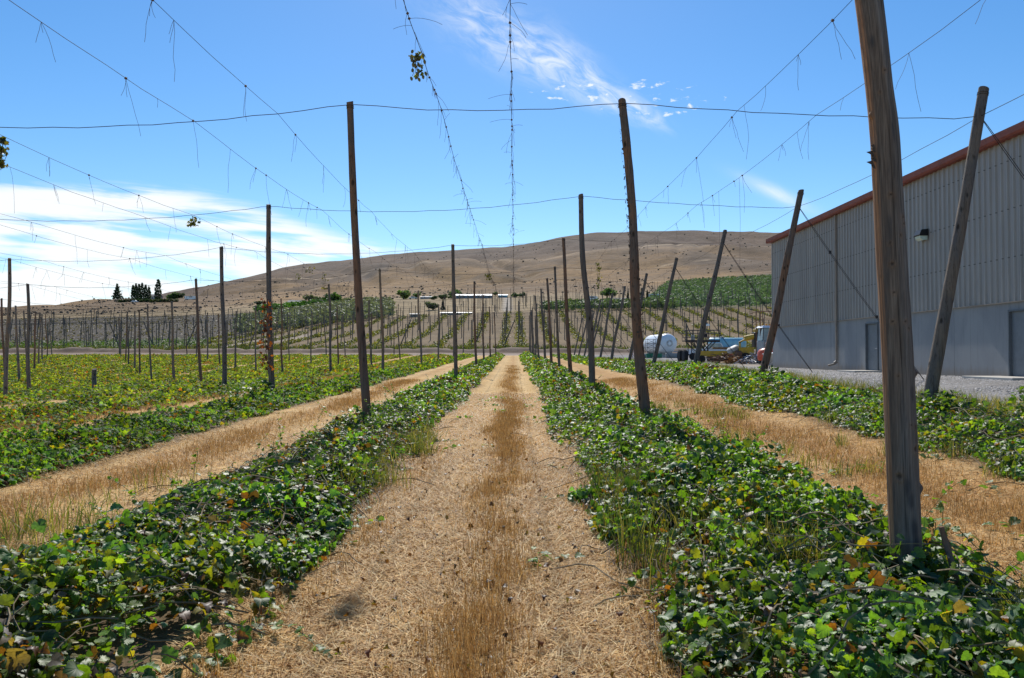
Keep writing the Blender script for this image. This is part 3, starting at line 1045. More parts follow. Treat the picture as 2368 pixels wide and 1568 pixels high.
def big_pole():
    """the close pole: dense mesh with checks, grain, knots and stains modelled on it"""
    P_ = np.array([[b0.x + .004, 4.75, b0.z - .2], [b0.x, 4.75, b0.z + .05]] + [list(q) for q in mids] + [[2.09, 4.75, 4.4], [2.04, 4.75, 5.2], [2.02, 4.75, 6.0]])
    zs = np.linspace(P_[0, 2], P_[-1, 2], 640)
    cx = np.interp(zs, P_[:, 2], P_[:, 0])
    kk = np.ones(31) / 31
    cx = np.convolve(np.pad(cx, 15, mode='edge'), kk, 'valid')
    hwp = np.interp(zs, [.2, .65, 1.0, 1.5, 2.65, 2.98, 3.24, 3.75, 6.0], [33, 34.5, 34, 34, 31.5, 31, 29, 29.5, 25]) / F * 4.75
    NT_ = 96
    th = np.linspace(0, 2 * math.pi, NT_, endpoint=False)
    TH, ZZ = np.meshgrid(th, zs)
    Rr = np.repeat(hwp[:, None], NT_, 1)
    CX = np.repeat(cx[:, None], NT_, 1)
    ux, uy = np.cos(TH), np.sin(TH)
    # grain from seamless noise on the cylinder
    def cn(fx, fz, seed, o=3):
        return fbm(ux * fx + 31 + uy * fx * .37, ZZ * fz + uy * fx + 7, 1.0, seed, o)
    grain = cn(14, 1.1, 401, 3); fineg = cn(42, 2.0, 402, 2); low = cn(1.6, 1.4, 403, 3); blot = cn(3.2, 3.0, 404, 4)
    d = (low - .5) * .012 + (grain - .5) * .0035 + (fineg - .5) * .0018
    brown = np.array([.140, .112, .092]); grey = np.array([.140, .132, .127]); sunlit_edge = np.array([.34, .18, .095]); dark = np.array([.035, .028, .024]); pale = np.array([.25, .215, .18])
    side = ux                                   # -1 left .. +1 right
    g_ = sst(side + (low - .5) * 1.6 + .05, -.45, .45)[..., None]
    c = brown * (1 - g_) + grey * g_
    e_ = sst(-side + (grain - .5) * .5, .80, .97)[..., None]  # sunlit rim painted into the wood colour along the left edge
    c = c * (1 - e_) + sunlit_edge * e_
    c = c * (.80 + .40 * sst(grain, .25, .75))[..., None] * (.8 + .4 * fineg)[..., None]
    p_ = sst(blot, .60, .72)[..., None] * .3
    c = c * (1 - p_) + pale * p_
    dk_ = sst(1 - blot, .62, .74)[..., None] * .5
    c = c * (1 - dk_) + np.array([.075, .068, .065]) * dk_
    # long drying checks
    for t0, z0, z1, wv, dep in ((258, .9, 2.4, 5, .006), (262, 1.5, 3.0, 4, .004), (283, 2.1, 3.3, 3, .008), (291, .7, 1.7, 3, .004), (247, .5, 1.4, 3, .004), (300, 2.4, 4.2, 4, .006), (235, 2.6, 4.6, 4, .004), (318, 1.0, 2.6, 3, .003)):
        tc_ = np.radians(t0) + np.radians(wv) * (vn(ZZ, ZZ * 0 + t0, .35, 410) - .5)
        dd = (TH - tc_) * Rr
        on = sst(ZZ, z0, z0 + .12) * (1 - sst(ZZ, z1 - .12, z1))
        mk = np.exp(-(dd / .0022) ** 2) * on
        d = d - dep * mk
        c = c * (1 - mk[..., None] * .85) + dark * mk[..., None] * .85
    # knots and stains at their measured places
    for (kx, ky, rr, kind) in ((2048, 455, 4.5, 0), (2077, 505, 4, 0), (2079, 520, 4, 0), (2070, 548, 3.5, 0), (2050, 613, 5.0, 0), (2053, 678, 4.2, 0), (2050, 745, 4.2, 0), (2077, 745, 4, 0), (2046, 566, 3, 0), (2086, 760, 2.6, 0),
                               (2100, 788, 6, 2), (2092, 906, 6, 2), (2094, 920, 4, 2), (2099, 1034, 6.5, 1), (2062, 1096, 8, 1), (2078, 1117, 9, 2), (2083, 1150, 8, 2), (2092, 1212, 9, 2), (2096, 1245, 9, 2), (2100, 985, 4, 1),
                               (2038, 168, 4, 0), (2027, 218, 3, 0), (2053, 300, 5, 2), (2056, 318, 6, 2), (2012, 100, 6, 2), (2048, 400, 5, 2), (2044, 520, 8, 2), (2044, 545, 8, 2), (2033, 640, 3, 0), (2088, 980, 3, 0), (2060, 868, 3, 0),
                               (2017, 356, 8, 3), (2122, 1126, 6, 3), (2006, 268, 4, 3), (2104, 862, 5, 3)):
        zc = CAMZ + (822 - ky) / F * 4.75
        xc = (kx - 1190) / F * 4.75
        c0 = np.interp(zc, zs, cx); h0 = np.interp(zc, zs, hwp)
        rel = max(-.985, min(.985, (xc - c0) / h0))
        t0 = math.radians(270) + math.asin(rel)
        if kind == 3: t0 = math.radians(195 if rel < 0 else 345)
        dt = (TH - t0 + math.pi) % (2 * math.pi) - math.pi
        rm = rr / F * 4.75
        el_ = {0: 1.0, 1: 1.2, 2: 2.6, 3: 1.6}[kind]
        q = np.sqrt((dt * Rr / rm) ** 2 + ((ZZ - zc) / (rm * el_)) ** 2) * (.8 + .5 * blot)
        if kind == 0 or kind == 1:
            core = np.exp(-(q / .75) ** 4); ring = np.exp(-((q - 1.25) / .45) ** 2)
            d = d + .004 * ring - .004 * core
            halo = np.exp(-(q / 2.0) ** 2)[..., None] * .35
            c = c * (1 - halo) + np.array([.26, .15, .08]) * halo
            c = c * (1 - core[..., None] * .9) + dark * core[..., None] * .9
        elif kind == 2:
            core = np.exp(-(q / 1.0) ** 3)[..., None] * .62 * sst(grain + blot * .6, .55, .9)[..., None] * 1.4
            core = np.clip(core, 0, .8)
            c = c * (1 - core) + np.array([.05, .052, .058]) * core
        else:
            core = np.exp(-(q / 1.1) ** 2)
            d = d + .020 * core
            c = c * (1 - core[..., None] * .6) + np.array([.09, .05, .03]) * core[..., None] * .6
    RR_ = Rr + d
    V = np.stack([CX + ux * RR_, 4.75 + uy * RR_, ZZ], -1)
    nz_, nt_ = TH.shape
    idx = np.arange(nz_ * nt_).reshape(nz_, nt_); nx_ = np.roll(idx, -1, 1)
    Fq = np.stack([idx[:-1], nx_[:-1], nx_[1:], idx[1:]], -1).reshape(-1, 4)
    mt, t, b = new_mat('big_pole_wood')
    a = t.node('ShaderNodeAttribute', attribute_name='lcol')
    v = obj_vec(t)
    n1 = t.noise(t.scale_vec(v, (140, 140, 5)), 1.0, 5, .65)
    kc = t.node('ShaderNodeCombineColor'); kk2 = t.ss(n1, .3, .7, .72, 1.25)
    for i in range(3): t.l.new(kk2, kc.inputs[i])
    t.l.new(t.mix(1.0, a.outputs['Color'], kc.outputs[0], 'MULTIPLY'), b.inputs['Base Color'])
    b.inputs['Roughness'].default_value = .8; b.inputs['Specular IOR Level'].default_value = .25
    bump(t, b, n1, .004, .8)
    t_ = thing('trellis_pole', 'huge knotty weathered pole filling the height of the view at right, close to the camera', 'pole', b0, 0, GP)
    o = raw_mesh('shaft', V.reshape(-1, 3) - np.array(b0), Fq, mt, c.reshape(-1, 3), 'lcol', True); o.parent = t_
    wm = MB()
    for q in range(2):
        wm.tube([Vector((2.02 - b0.x + .068 * math.cos(k * .5236), .068 * math.sin(k * .5236), 5.9 - q * .04 - b0.z)) for k in range(13)], .005, 5, False)
    wm.build('wire_wrap', M['wire'], t_, True)
    # a torn flap of old bark at the left and a snapped twig
    fl = MB()
    p_ = at(2016, 352, 4.72) - b0
    for q in range(7):
        x = p_.x + .012 + .01 * math.sin(q * 2.1); z = p_.z - .02 * q + .05
        fl.add([(x, p_.y, z), (x - .022 - .01 * (q % 3), p_.y - .01, z - .012), (x - .012, p_.y - .015, z - .03), (x + .006, p_.y - .012, z - .034)], [(0, 1, 2, 3)])
    fl.build('bark_flap', M['bark'], t_)


big_pole()
reg(0, top)
POLES = {
    (0, 1): (1438, 232, 1497), (0, 2): (1343, 450, 1371), (0, 3): (1303, 550, 1321), (0, 4): (1283, 617, 1295), (0, 5): (1265, 643, 1276), (0, 6): (1251, 668, 1261),
    (1, 1): (809, 235, 852), (1, 3): (1047, 565, 1054), (1, 5): (1097, 650, 1102),
    (2, 2): (621, 473, 629), (2, 4): (878, 622, 885), (2, 6): (967, 672, 975),
    (3, 3): (512, 570, 521), (3, 5): (760, 657, 765),
    (4, 4): (453, 645, 467), (5, 3): (22, 597, 15), (5, 5): (397, 697, 404), (6, 4): (64, 656, 70),
}
for k in range(1, KMAX + 1):
    Y = ylev(k)
    for ri in range(0, 15):
        rx = [2.2, -2.6, -7.5, -12.6, -17.6, -22.7, -27.7, -32.8, -37.8, -42.9, -47.9, -53., -58., -63., -68.][ri]
        if ri > 0 and (k + ri) % 2: continue
        if rx < -.70 * Y - 6: continue
        rr = random.Random(ri * 100 + k)
        if (ri, k) in POLES:
            tx, ty, bx = POLES[(ri, k)]
            top = at(tx, ty, Y)
            bxx = at(bx, 900, Y).x
        else:
            bxx = rx + rr.uniform(-.15, .15)
            top = Vector((bxx + rr.uniform(-.40, .12), Y, G(rx, Y) + 5.85 + rr.uniform(-.15, .2)))
        base = Vector((bxx, Y + rr.uniform(-.1, .1), G(bxx, Y)))
        side = 'right' if ri == 0 else 'left'
        nth = k if ri == 0 else (k + 1) // 2
        if ri == 0: rowt = 'the vine row right of the straw path'
        elif ri == 1: rowt = 'the vine row left of the straw path'
        else: rowt = 'the %s vine row left of the straw path' % ROWWORD[ri]
        if ri == 0:
            lab = 'rough grey pole, %s behind the huge pole in the row right of the path' % ORD[k].replace('nearest', 'first')
        else:
            lab = 'slim weathered pole, %s one in %s' % (ORD[nth], rowt)
        mt = woods[(ri * 7 + k * 3) % 3] if ri else (M['wood_red'] if k in (1, 3, 5) else M['wood'])
        if (ri, k) in ((1, 1), (2, 2), (1, 3)): mt = M['wood_red'] if k == 1 else M['wood']
        r0 = rr.uniform(.075, .10)
        add_pole('trellis_pole', lab, 'pole', base, top, r0, r0 * .72, mt, ri * 50 + k, GP, wrap=(k < 6), rough=.09 if (ri, k) == (0, 1) else .05, n=12 if k < 5 else 8)
        if (ri, k) == (0, 1):
            par = [o for o in C.objects if o.name.startswith('shaft')][-1].parent
            fl = MB(); rf = random.Random(9)
            dd = top - base; u_ = dd.normalized(); a_v = u_.orthogonal().normalized(); b_v = u_.cross(a_v)
            for q in range(240):
                f = rf.uniform(.30, .99); th = rf.uniform(0, 6.283)
                n_ = a_v * math.cos(th) + b_v * math.sin(th); t_v = u_.cross(n_)
                rr_ = (r0 * (1 - f) + r0 * .72 * f) * 1.0
                c0 = dd * f + n_ * rr_
                L1 = rf.uniform(.02, .07); w1 = rf.uniform(.006, .02); out = rf.uniform(.003, .012)
                sg = rf.choice([-1, 1])
                fl.add([c0 - t_v * w1, c0 + t_v * w1, c0 + n_ * out + u_ * sg * L1 + t_v * w1 * rf.uniform(-1, .8), c0 + n_ * out * .8 + u_ * sg * L1 * .8 - t_v * w1], [(0, 1, 2, 3)])
            tag(fl.build('shredded_bark', M['bark'], par), kind='stuff')
        reg(k, top)
# leaning anchor poles on the right
ANCH = {1: (2275, 205, 2141), 2: (1853, 440, 1757), 3: (1677, 533, 1605), 4: (1565, 597, 1509), 5: (1496, 632, 1453), 6: (1445, 662, 1413), 7: (1416, 680, 1386), 8: (1389, 693, 1359)}
for k in range(1, KMAX + 1):
    Y = ylev(k)
    if k in ANCH:
        tx, ty, bx = ANCH[k]
        top = at(tx, ty, Y); bxx = at(bx, 880, Y).x
    else:
        bxx = 8.3 + .1 * (k - 8); top = Vector((bxx + 1.25, Y, G(bxx, Y) + 5.6))
    base = Vector((bxx, Y, G(bxx, Y)))
    lab = 'thick anchor pole leaning toward the shed, %s in the line along the gravel' % ORD[k]
    add_pole('anchor_pole', lab, 'pole', base, top, .115, .082, M['wood'] if k != 2 else M['wood_red'], 900 + k, 'leaning anchor poles along the gravel yard', wrap=(k < 6), n=14 if k < 5 else 9, bend=.05)
    reg(k, top - (top - base) * .085)
    # paired guy wires to the ground
    mbg = MB()
    a = top - (top - base) * .08
    e = Vector((base.x + 5.0, Y + .4, G(base.x + 5.0, Y)))
    o_ = a
    nn = 10
    for s_ in (-.02, .02):
        mbg.tube([((a + (e - a) * (i / nn)) - o_ + Vector((s_ * (1 if 0 < i < nn else .3), 0, -.10 * math.sin(math.pi * i / nn)))) for i in range(nn + 1)], .007 if k < 3 else .009, 4)
    if k < 4:
        for f in (.25, .62): mbg.box(((e - a) * f) + Vector((0, 0, -.07)), (.06, .05, .09))
    g_ = mbg.build('guy_wire', M['wire'], None, False, a)
    tag(g_, 'double guy wire running to the ground from the %s leaning anchor pole' % ORD[k], 'guy wire', 'guy wires of the anchor poles')
# anchor at the near end, out of the frame, carries the outer wire
reg(0, (8.2, 4.75, 6.1))


def cable_z(k, x):
    s_ = sorted(TOPS[k])
    xs = [q[0] for q in s_]; zs = [q[1] for q in s_]
    if x <= xs[0]:
        x0, z0 = xs[0], zs[0]; x1, z1 = xs[0] - 10.1, zs[0] - .15
        x0, z0, x1, z1 = x1, z1, x0, z0
    elif x >= xs[-1]:
        return zs[-1]
    else:
        for (x0, z0), (x1, z1) in zip(s_[:-1], s_[1:]):
            if x0 <= x <= x1: break
    f = (x - x0) / (x1 - x0)
    L_ = x1 - x0
    return z0 * (1 - f) + z1 * f - (.08 if x0 > 1.4 else .22) * (L_ / 5) ** 1.3 * 4 * f * (1 - f) * .62 - .04


for k in range(1, KMAX + 1):
    Y = ylev(k)
    s_ = sorted(TOPS[k])
    x0 = max(s_[0][0] - 8, -.72 * Y - 8); x1 = s_[-1][0]
    n = int((x1 - x0) / .45) + 2
    org = Vector((x0, Y, cable_z(k, x0)))
    pts = []
    for i in range(n):
        x = x0 + (x1 - x0) * i / (n - 1)
        pts.append(Vector((x, Y + .01 * math.sin(x * 3), cable_z(k, x) + .010 * math.sin(x * 5.3 + k))) - org)
    for q in s_: pass
    mb = MB(); mb.tube(pts, .0066 if k < 4 else .009, 5)
    c_ = mb.build('cross_cable', M['wire'], None, True, org)
    tag(c_, 'steel cable strung across the rows over the pole tops, %s from the camera' % ORD[k], 'cable', 'cross cables over the rows')

# row wires with twine ends hanging from them
WIRES = [8.15, 5.35, 3.95, -.05, -1.3, -4.2, -5.65, -9.4, -10.7, -14.3, -15.7, -19.3, -20.7, -24.3, -25.7]
WL = ['bare outer wire running over the leaning anchor poles', 'right-hand wire of the pair above the alley right of the path', 'left-hand wire of the pair above the alley right of the path',
      'twine-tangled wire running straight overhead above the middle of the path', 'shaggy wire with dangling dry bines just left of the path centre',
      'inner wire of the pair above the first alley left of the path', 'outer wire of the pair above the first alley left of the path']
for i in range(4):
    WL += ['inner wire of the pair above the %s alley left of the path' % ROWWORD[i + 2], 'outer wire of the pair above the %s alley left of the path' % ROWWORD[i + 2]]
for wi, wx in enumerate(WIRES):
    rr = random.Random(700 + wi)
    org = None; pts = []
    for k in range(0, KMAX):
        ya, yb = ylev(k), ylev(k + 1)
        if wx == 8.15:
            za = TOPS[k][-1][1] if k else 6.0; zb = TOPS[k + 1][-1][1]
            xa = sorted(TOPS[k])[-1][0] if k else 8.2; xb = sorted(TOPS[k + 1])[-1][0]
            za = sorted(TOPS[k])[-1][1]; zb = sorted(TOPS[k + 1])[-1][1]
            sag = .12
        else:
            xa = xb = wx
            za = cable_z(k, wx) if k else cable_z(1, wx) - .12; zb = cable_z(k + 1, wx); sag = .10
        ns = 9
        for i in range(ns if k < KMAX - 1 else ns + 1):
            f = i / ns
            pts.append(Vector((xa + (xb - xa) * f + rr.uniform(-.012, .012), ya + (yb - ya) * f, za + (zb - za) * f - sag * 4 * f * (1 - f) + rr.uniform(-.012, .012))))
    org = pts[0].copy()
    mb = MB(); mb.tube([p - org for p in pts], .0045 if wi != 0 else .006, 4)
    W_ = mb.build('row_wire', M['wire'], None, True, org)
    tag(W_, WL[wi], 'wire', 'wires strung along the rows')
    if wi == 0: continue
    yv = 8.0 if wx > -8 else 14.0
    ymax = 62 if wx > -8 else 75
    cnt = 0
    P_ = np.array([[p.x, p.y, p.z] for p in pts])
    while yv < ymax and cnt < 96:
        dense = wi in (3, 4)
        yv += (rr.uniform(.12, .55) if dense else rr.uniform(.35, 2.2)) * (1 + yv / 45)
        x = np.interp(yv, P_[:, 1], P_[:, 0]); z = np.interp(yv, P_[:, 1], P_[:, 2])
        mb = MB()
        thick = .0019 + yv * .00006
        for q in range(rr.choice([1, 1, 2, 3])):
            L_ = rr.uniform(.12, .5) if dense or rr.random() < .5 else rr.uniform(.4, 1.0)
            if q: L_ *= .6
            ax = rr.uniform(-.5, .5) * (.5 if L_ > .5 else 1); ay = rr.uniform(-.3, .3)
            c_ = [Vector((0, 0, 0))]; dv = Vector((ax, ay, -1)).normalized()
            if dense and rr.random() < .25: dv = Vector((rr.uniform(-1, 1), rr.uniform(-.3, .3), rr.uniform(-.3, .5))).normalized()
            for i in range(5):
                dv = (dv + Vector((rr.uniform(-.22, .22), rr.uniform(-.15, .15), -.12))).normalized()
                c_.append(c_[-1] + dv * L_ / 5)
            mb.tube(c_, thick, 3)
        if rr.random() < .5: mb.box((0, 0, 0), (.03, .03, .03), rot=(.5, .4, .3))
        mb.build('twine_strand', M['twine'], W_, False, Vector((x, yv, z)) - org)
        cnt += 1
    # two full-height strings still hanging from the right pair
    if wi == 1:
        for (px, Y) in ((1803, 20.5), (1836, 18.6)):
            z = np.interp(Y, P_[:, 1], P_[:, 2])
            mb = MB(); x = np.interp(Y, P_[:, 1], P_[:, 0])
            mb.tube([(0, 0, 0), (.02, 0, -1.0), (.0, 0, -2.2)], .003, 3)
            mb.build('twine_strand', M['twine'], W_, False, Vector((x, Y, z)) - org)


# bits of cut bine with hop cones still caught on the wires
def bine(px, py, Y, n, w_, h_, label, dry=False, cones=0):
    c = at(px, py, Y)
    t_ = thing('hop_bine', label, 'hop bine', c, 0, 'cut bine ends caught on the wires')
    mb = MB(); rr = random.Random(int(px))
    for q in range(4):
        p = Vector((0, 0, 0)); pl = [p.copy()]
        for i in range(6):
            p = p + Vector((rr.uniform(-w_, w_) * .35, rr.uniform(-w_, w_) * .35, -h_ / 6.5)); pl.append(p.copy())
        mb.tube(pl, .004, 3)
    mb.build('stem', M['twine'], t_)
    P = np.stack([rng.normal(0, w_ * .45, n), rng.normal(0, w_ * .45, n), -rng.random(n) * h_], 1)
    col = (BROWNS if dry else YELLOWS * .5)[rng.integers(0, 3, n)] * rng.uniform(.5, 1.1, (n, 1))
    tpl = MID[2]
    V, Fq, cc = scatter(tpl, P, frames(n, rng.uniform(.5, 2.6, n), rng.uniform(0, 6.3, n), rng.uniform(0, 6.3, n)), rng.uniform(.05, .11, n), col)
    lo = raw_mesh('leaves', V, Fq, M['leaf'], cc); lo.parent = t_
    if cones:
        cb = MB()
        for i in range(cones):
            p = Vector((rr.gauss(0, w_ * .55), rr.gauss(0, w_ * .4), -rr.random() * h_ * 1.1))
            cb.lathe([(.004, -.036), (.014, -.024), (.020, -.006), (.018, .012), (.010, .026), (.002, .032)], 7, Matrix.Translation(p) @ Euler((rr.uniform(-.5, .5), rr.uniform(-.5, .5), 0)).to_matrix().to_4x4())
        cb.build('hop_cones', M['cone'], t_, True)


M['cone'] = plain('hop_cone', (.22, .21, .09), .8, .4, 30)
bine(966, 122, 10.6, 14, .09, .35, 'cluster of pale hop cones caught high on the shaggy wire left of the path', cones=22)
bine(4, 320, 12.5, 60, .10, .48, 'dark leafy bine end hanging at the left edge of the view')
bine(449, 502, 20.5, 34, .16, .26, 'small leafy bine tuft on the wire against the cloud bank')
bine(1131, 632, 42, 40, .2, .35, 'yellowed bine tuft hanging above the far end of the path')
bine(1384, 608, 40, 60, .16, 1.3, 'long yellow-green bine hanging between poles right of the path')
bine(717, 618, 40, 22, .25, .3, 'golden bine tuft on the wire in front of the hill, nearer the tall left pole')
bine(690, 632, 40, 16, .12, .3, 'small drooping bine tuft just below the golden one')
bine(750, 634, 40, 24, .15, .8, 'thin bine scrap hanging in line with the low brown hill')
# rust-coloured dead bine clinging to one pole
c = at(622, 690, 22.7)
t_ = thing('dead_bine', 'rust-orange dead bine clinging to the second-row pole', 'dead vine', c)
n = 110
P = np.stack([rng.normal(-.05, .09, n), rng.normal(-.12, .05, n), -rng.random(n) * 2.1], 1)
V, Fq, cc = scatter(MID[2], P, frames(n, rng.uniform(.8, 2.6, n), rng.uniform(0, 6.3, n), rng.uniform(0, 6.3, n)), rng.uniform(.05, .12, n), np.array([[.17, .055, .022]]) * rng.uniform(.4, 1.1, (n, 1)))
lo = raw_mesh('dead_leaves', V, Fq, M['leaf'], cc); lo.parent = t_
mb = MB(); mb.tube([(-.05, -.1, .1), (.05, -.12, -.6), (-.06, -.11, -1.3), (.03, -.12, -2.2)], .01, 4); mb.build('stem', M['twine'], t_)


# ------------------------------------------------------------------ VINE ROWS
def gaps_(x, y, ci):
    return (vn(x, y, .33, 171 + ci) - .6) * 3


def y0_far(kind):
    return kind == 'far'


def row_leaves(ci, cx, hw, H, y0, y1, yel, brn, detail=True, cover=1.0):
    parts = []
    bands = [(y0, 9, 1150, 'hop', .032, .086), (9, 15, 760, 'mid', .042, .088), (15, 26, 420, 'mid', .065, .115), (26, 46, 210, 'mid', .09, .15), (46, y1, 88, 'far', .16, .27)]
    for (a, b, dens, kind, s0, s1) in bands:
        a = max(a, y0); b = min(b, y1)
        if b <= a: continue
        W = hw * 1.45
        N = int(dens * 2 * W * (b - a) * cover)
        x = rng.uniform(-W, W, N); y = rng.uniform(a, b, N)
        vis = (np.abs(cx + x) < .69 * y + 2.2)
        x = x[vis]; y = y[vis]
        wl = hw * (.84 + .30 * vn(y, y * 0 + ci, 1.9, 101 + ci)) * (.86 + .26 * vn(y, y * 0 + 5 + (x > 0), .45, 120 + ci)) * (.86 + .14 * sst(y, 3.5, 6.5) if ci == 0 else 1)
        e = np.abs(x) / wl
        dome = np.clip(1 - e ** 2.0, 0, 1) ** .85
        lump = .22 + 1.15 * vn(cx + x, y, .62, 130 + ci) ** 1.3 * (.5 + .8 * vn(cx + x, y, 2.7, 140 + ci)) + .25 * np.clip(gaps_(cx + x, y, ci), 0, 1)
        h = H * dome * lump + .03
        gaps = .55 * vn(cx + x, y, .42, 150 + ci) + .45 * vn(cx + x, y, 1.5, 155 + ci) + .30 * (1 - e)
        keep = (e < 1) & ((gaps > (.43 if ci in (0, 40) else .45 if ci < 2 else .48 if ci == 2 else .60 - .06 * sst(y, 18, 45))) | (rng.random(len(x)) < .16))
        x, y, h, e = x[keep], y[keep], h[keep], e[keep]
        n = len(x)
        u = 1 - .75 * rng.random(n) ** 1.8
        gx = cx + x
        z = Gv(gx, y) + h * u + rng.exponential(.018, n) + (rng.random(n) < .02) * rng.random(n) * .18
        tilt = np.abs(rng.normal(.0, .72, n)) + .1
        up = rng.random(n) < .2
        tilt[up] = rng.uniform(1.0, 1.6, up.sum())
        az = rng.uniform(0, 6.283, n)
        # leaves lean outward on the flanks
        az = np.where(rng.random(n) < .45 * e, np.where(x > 0, 0, math.pi) + rng.normal(0, .7, n), az)
        Rm = frames(n, tilt, rng.uniform(0, 6.283, n), az)
        S = (s0 + (s1 - s0) * rng.random(n) ** 1.5) * (.75 + .5 * vn(gx, y, .7, 160))
        if kind == 'hop': S *= np.where(rng.random(n) < .15, .55, 1.0)
        col = leaf_cols(gx, y, n, yel, brn, ci)
        if 3 <= ci < 40: col = col * np.array([1.3, 1.05, 1.0])
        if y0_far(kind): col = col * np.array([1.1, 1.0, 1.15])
        tp = {'hop': HOP, 'mid': MID, 'far': FAR}[kind]
        w_ = rng.integers(0, len(tp), n)
        isb = col[:, 0] > col[:, 1]
        w_[isb] = len(tp) - 1
        for j, tpl in enumerate(tp):
            q = w_ == j
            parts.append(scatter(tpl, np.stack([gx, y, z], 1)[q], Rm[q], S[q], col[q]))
    if not parts: return None
    return cat_(parts)


def stems(cx, hw, H, y0, y1, n):
    """bare tan bine stems lying over the leaves"""
    mb = MB(); rr = random.Random(int(cx * 10) + 3)
    for q in range(n):
        y = y0 + (y1 - y0) * rr.random() ** 1.6; x = cx + rr.uniform(-hw, hw)
        d = rr.uniform(0, 6.28); L_ = rr.uniform(.3, 1.3); pl = []
        st_ = L_ / 9; hh = H * rr.uniform(.45, 1.0)
        for i in range(9):
            e = min(1, abs(x - cx) / (hw * 1.1))
            pl.append((x, y, G(x, y) + hh * (1 - e ** 2) + .03 + .05 * math.sin(i * .8 + q)))
            d += rr.uniform(-.5, .5); x += math.cos(d) * st_; y += math.sin(d) * st_
        mb.tube(pl, rr.uniform(.0025, .0055), 4)
    return mb


def shoots(ci, cx, hw, H, y0, y1, n):
    """young shoots and trailing bines: a stem with leaves along it"""
    mb = MB(); rr = random.Random(ci + 55); LP = []; LS = []; LZ = []
    for q in range(n):
        y = y0 + (y1 - y0) * rr.random() ** 1.5
        x = cx + rr.uniform(-hw, hw)
        e = abs(x - cx) / hw
        p = Vector((x, y, G(x, y) + H * .35 * (1 - e * e)))
        trail = rr.random() < .45
        d = Vector((rr.uniform(-1, 1), rr.uniform(-1, 1), .35 if trail else 1.8)).normalized()
        if trail: d.x = (1 if x > cx else -1) * abs(d.x)
        L_ = rr.uniform(.25, .75); ns = int(L_ / .05); pl = [p.copy()]
        for i in range(ns):
            d = (d + Vector((rr.uniform(-.2, .2), rr.uniform(-.2, .2), -.10 if trail else -.03))).normalized()
            p = p + d * .05
            g_ = G(p.x, p.y) + .02
            if p.z < g_: p.z = g_; d.z = abs(d.z) * .3
            pl.append(p.copy())
            if i > 1:
                for s_ in (0, 1):
                    if rr.random() < .75:
                        LP.append((p.x + rr.uniform(-.03, .03), p.y + rr.uniform(-.03, .03), p.z + rr.uniform(-.01, .02))); LS.append(rr.uniform(.035, .075) * (1.1 - .6 * i / ns))
        mb.tube(pl, .0022, 4)
    P = np.array(LP); n_ = len(P)
    c = GREENS[rng.integers(0, 5, n_)] * rng.uniform(.8, 1.4, (n_, 1))
    tp = HOP if y0 < 9 else MID
    return mb, scatter(tp[0], P, frames(n_, np.abs(rng.normal(.3, .55, n_)), rng.uniform(0, 6.3, n_), rng.uniform(0, 6.3, n_)), np.array(LS), c)


M['stem'] = plain('bine_stem', (.26, .19, .10), .8, .35, 12)
M['leafstem'] = plain('green_stem', (.13, .15, .05), .7, .3, 12)
LABR = ['thick row of cut hop plants right of the straw path, around the huge pole', 'row of cut hop plants bordering the straw path on its left']
for i, rx in enumerate(ROWS):
    hw = [1.22, .96, 1.12][i] if i < 3 else 2.05
    H = [.46, .34, .32][i] if i < 3 else .22
    y0 = max(2.2, (abs(rx) - 4.2) / .69)
    if y0 > 105: continue
    res = row_leaves(i, rx, hw, H, y0, END_Y - (i % 3), [.06, .08, .05][i] if i < 3 else .05, [.07, .09, .05][i] if i < 3 else .05, cover=1 if i < 3 else .8)
    if res is None: continue
    lab = LABR[i] if i < 2 else '%s row of low hop plants left of the straw path' % ROWWORD[i]
    if i < 3:
        smb, sl = shoots(i, rx, hw * 1.05, H, max(y0, 3.2), 22, [150, 150, 90][i])
        res = cat_([res, sl]) if res[1].shape[1] == sl[1].shape[1] else res
    o = raw_mesh('hop_plants', *res[:2], M['leaf' if i < 2 else 'leaf_far'], res[2])
    if i < 3: smb.build('shoot_stems', M['leafstem'], o)
    tag(o, lab, 'hop plants', 'rows of cut hop plants', 'stuff')
    if i < 3:
        s_ = stems(rx, hw * 1.0, H, y0, 16, [330, 420, 160][i]).build('bine_stems', M['stem'], o)
# the edge row under the leaning anchors
res = row_leaves(40, 6.75, 1.38, .34, 7.0, END_Y - 2, .07, .05)
o = raw_mesh('hop_plants', *res[:2], M['leaf'], res[2])
tag(o, 'broad row of hop plants below the leaning anchor poles beside the gravel', 'hop plants', 'rows of cut hop plants', 'stuff')
stems(6.75, 1.4, .35, 8, 18, 140).build('bine_stems', M['stem'], o)


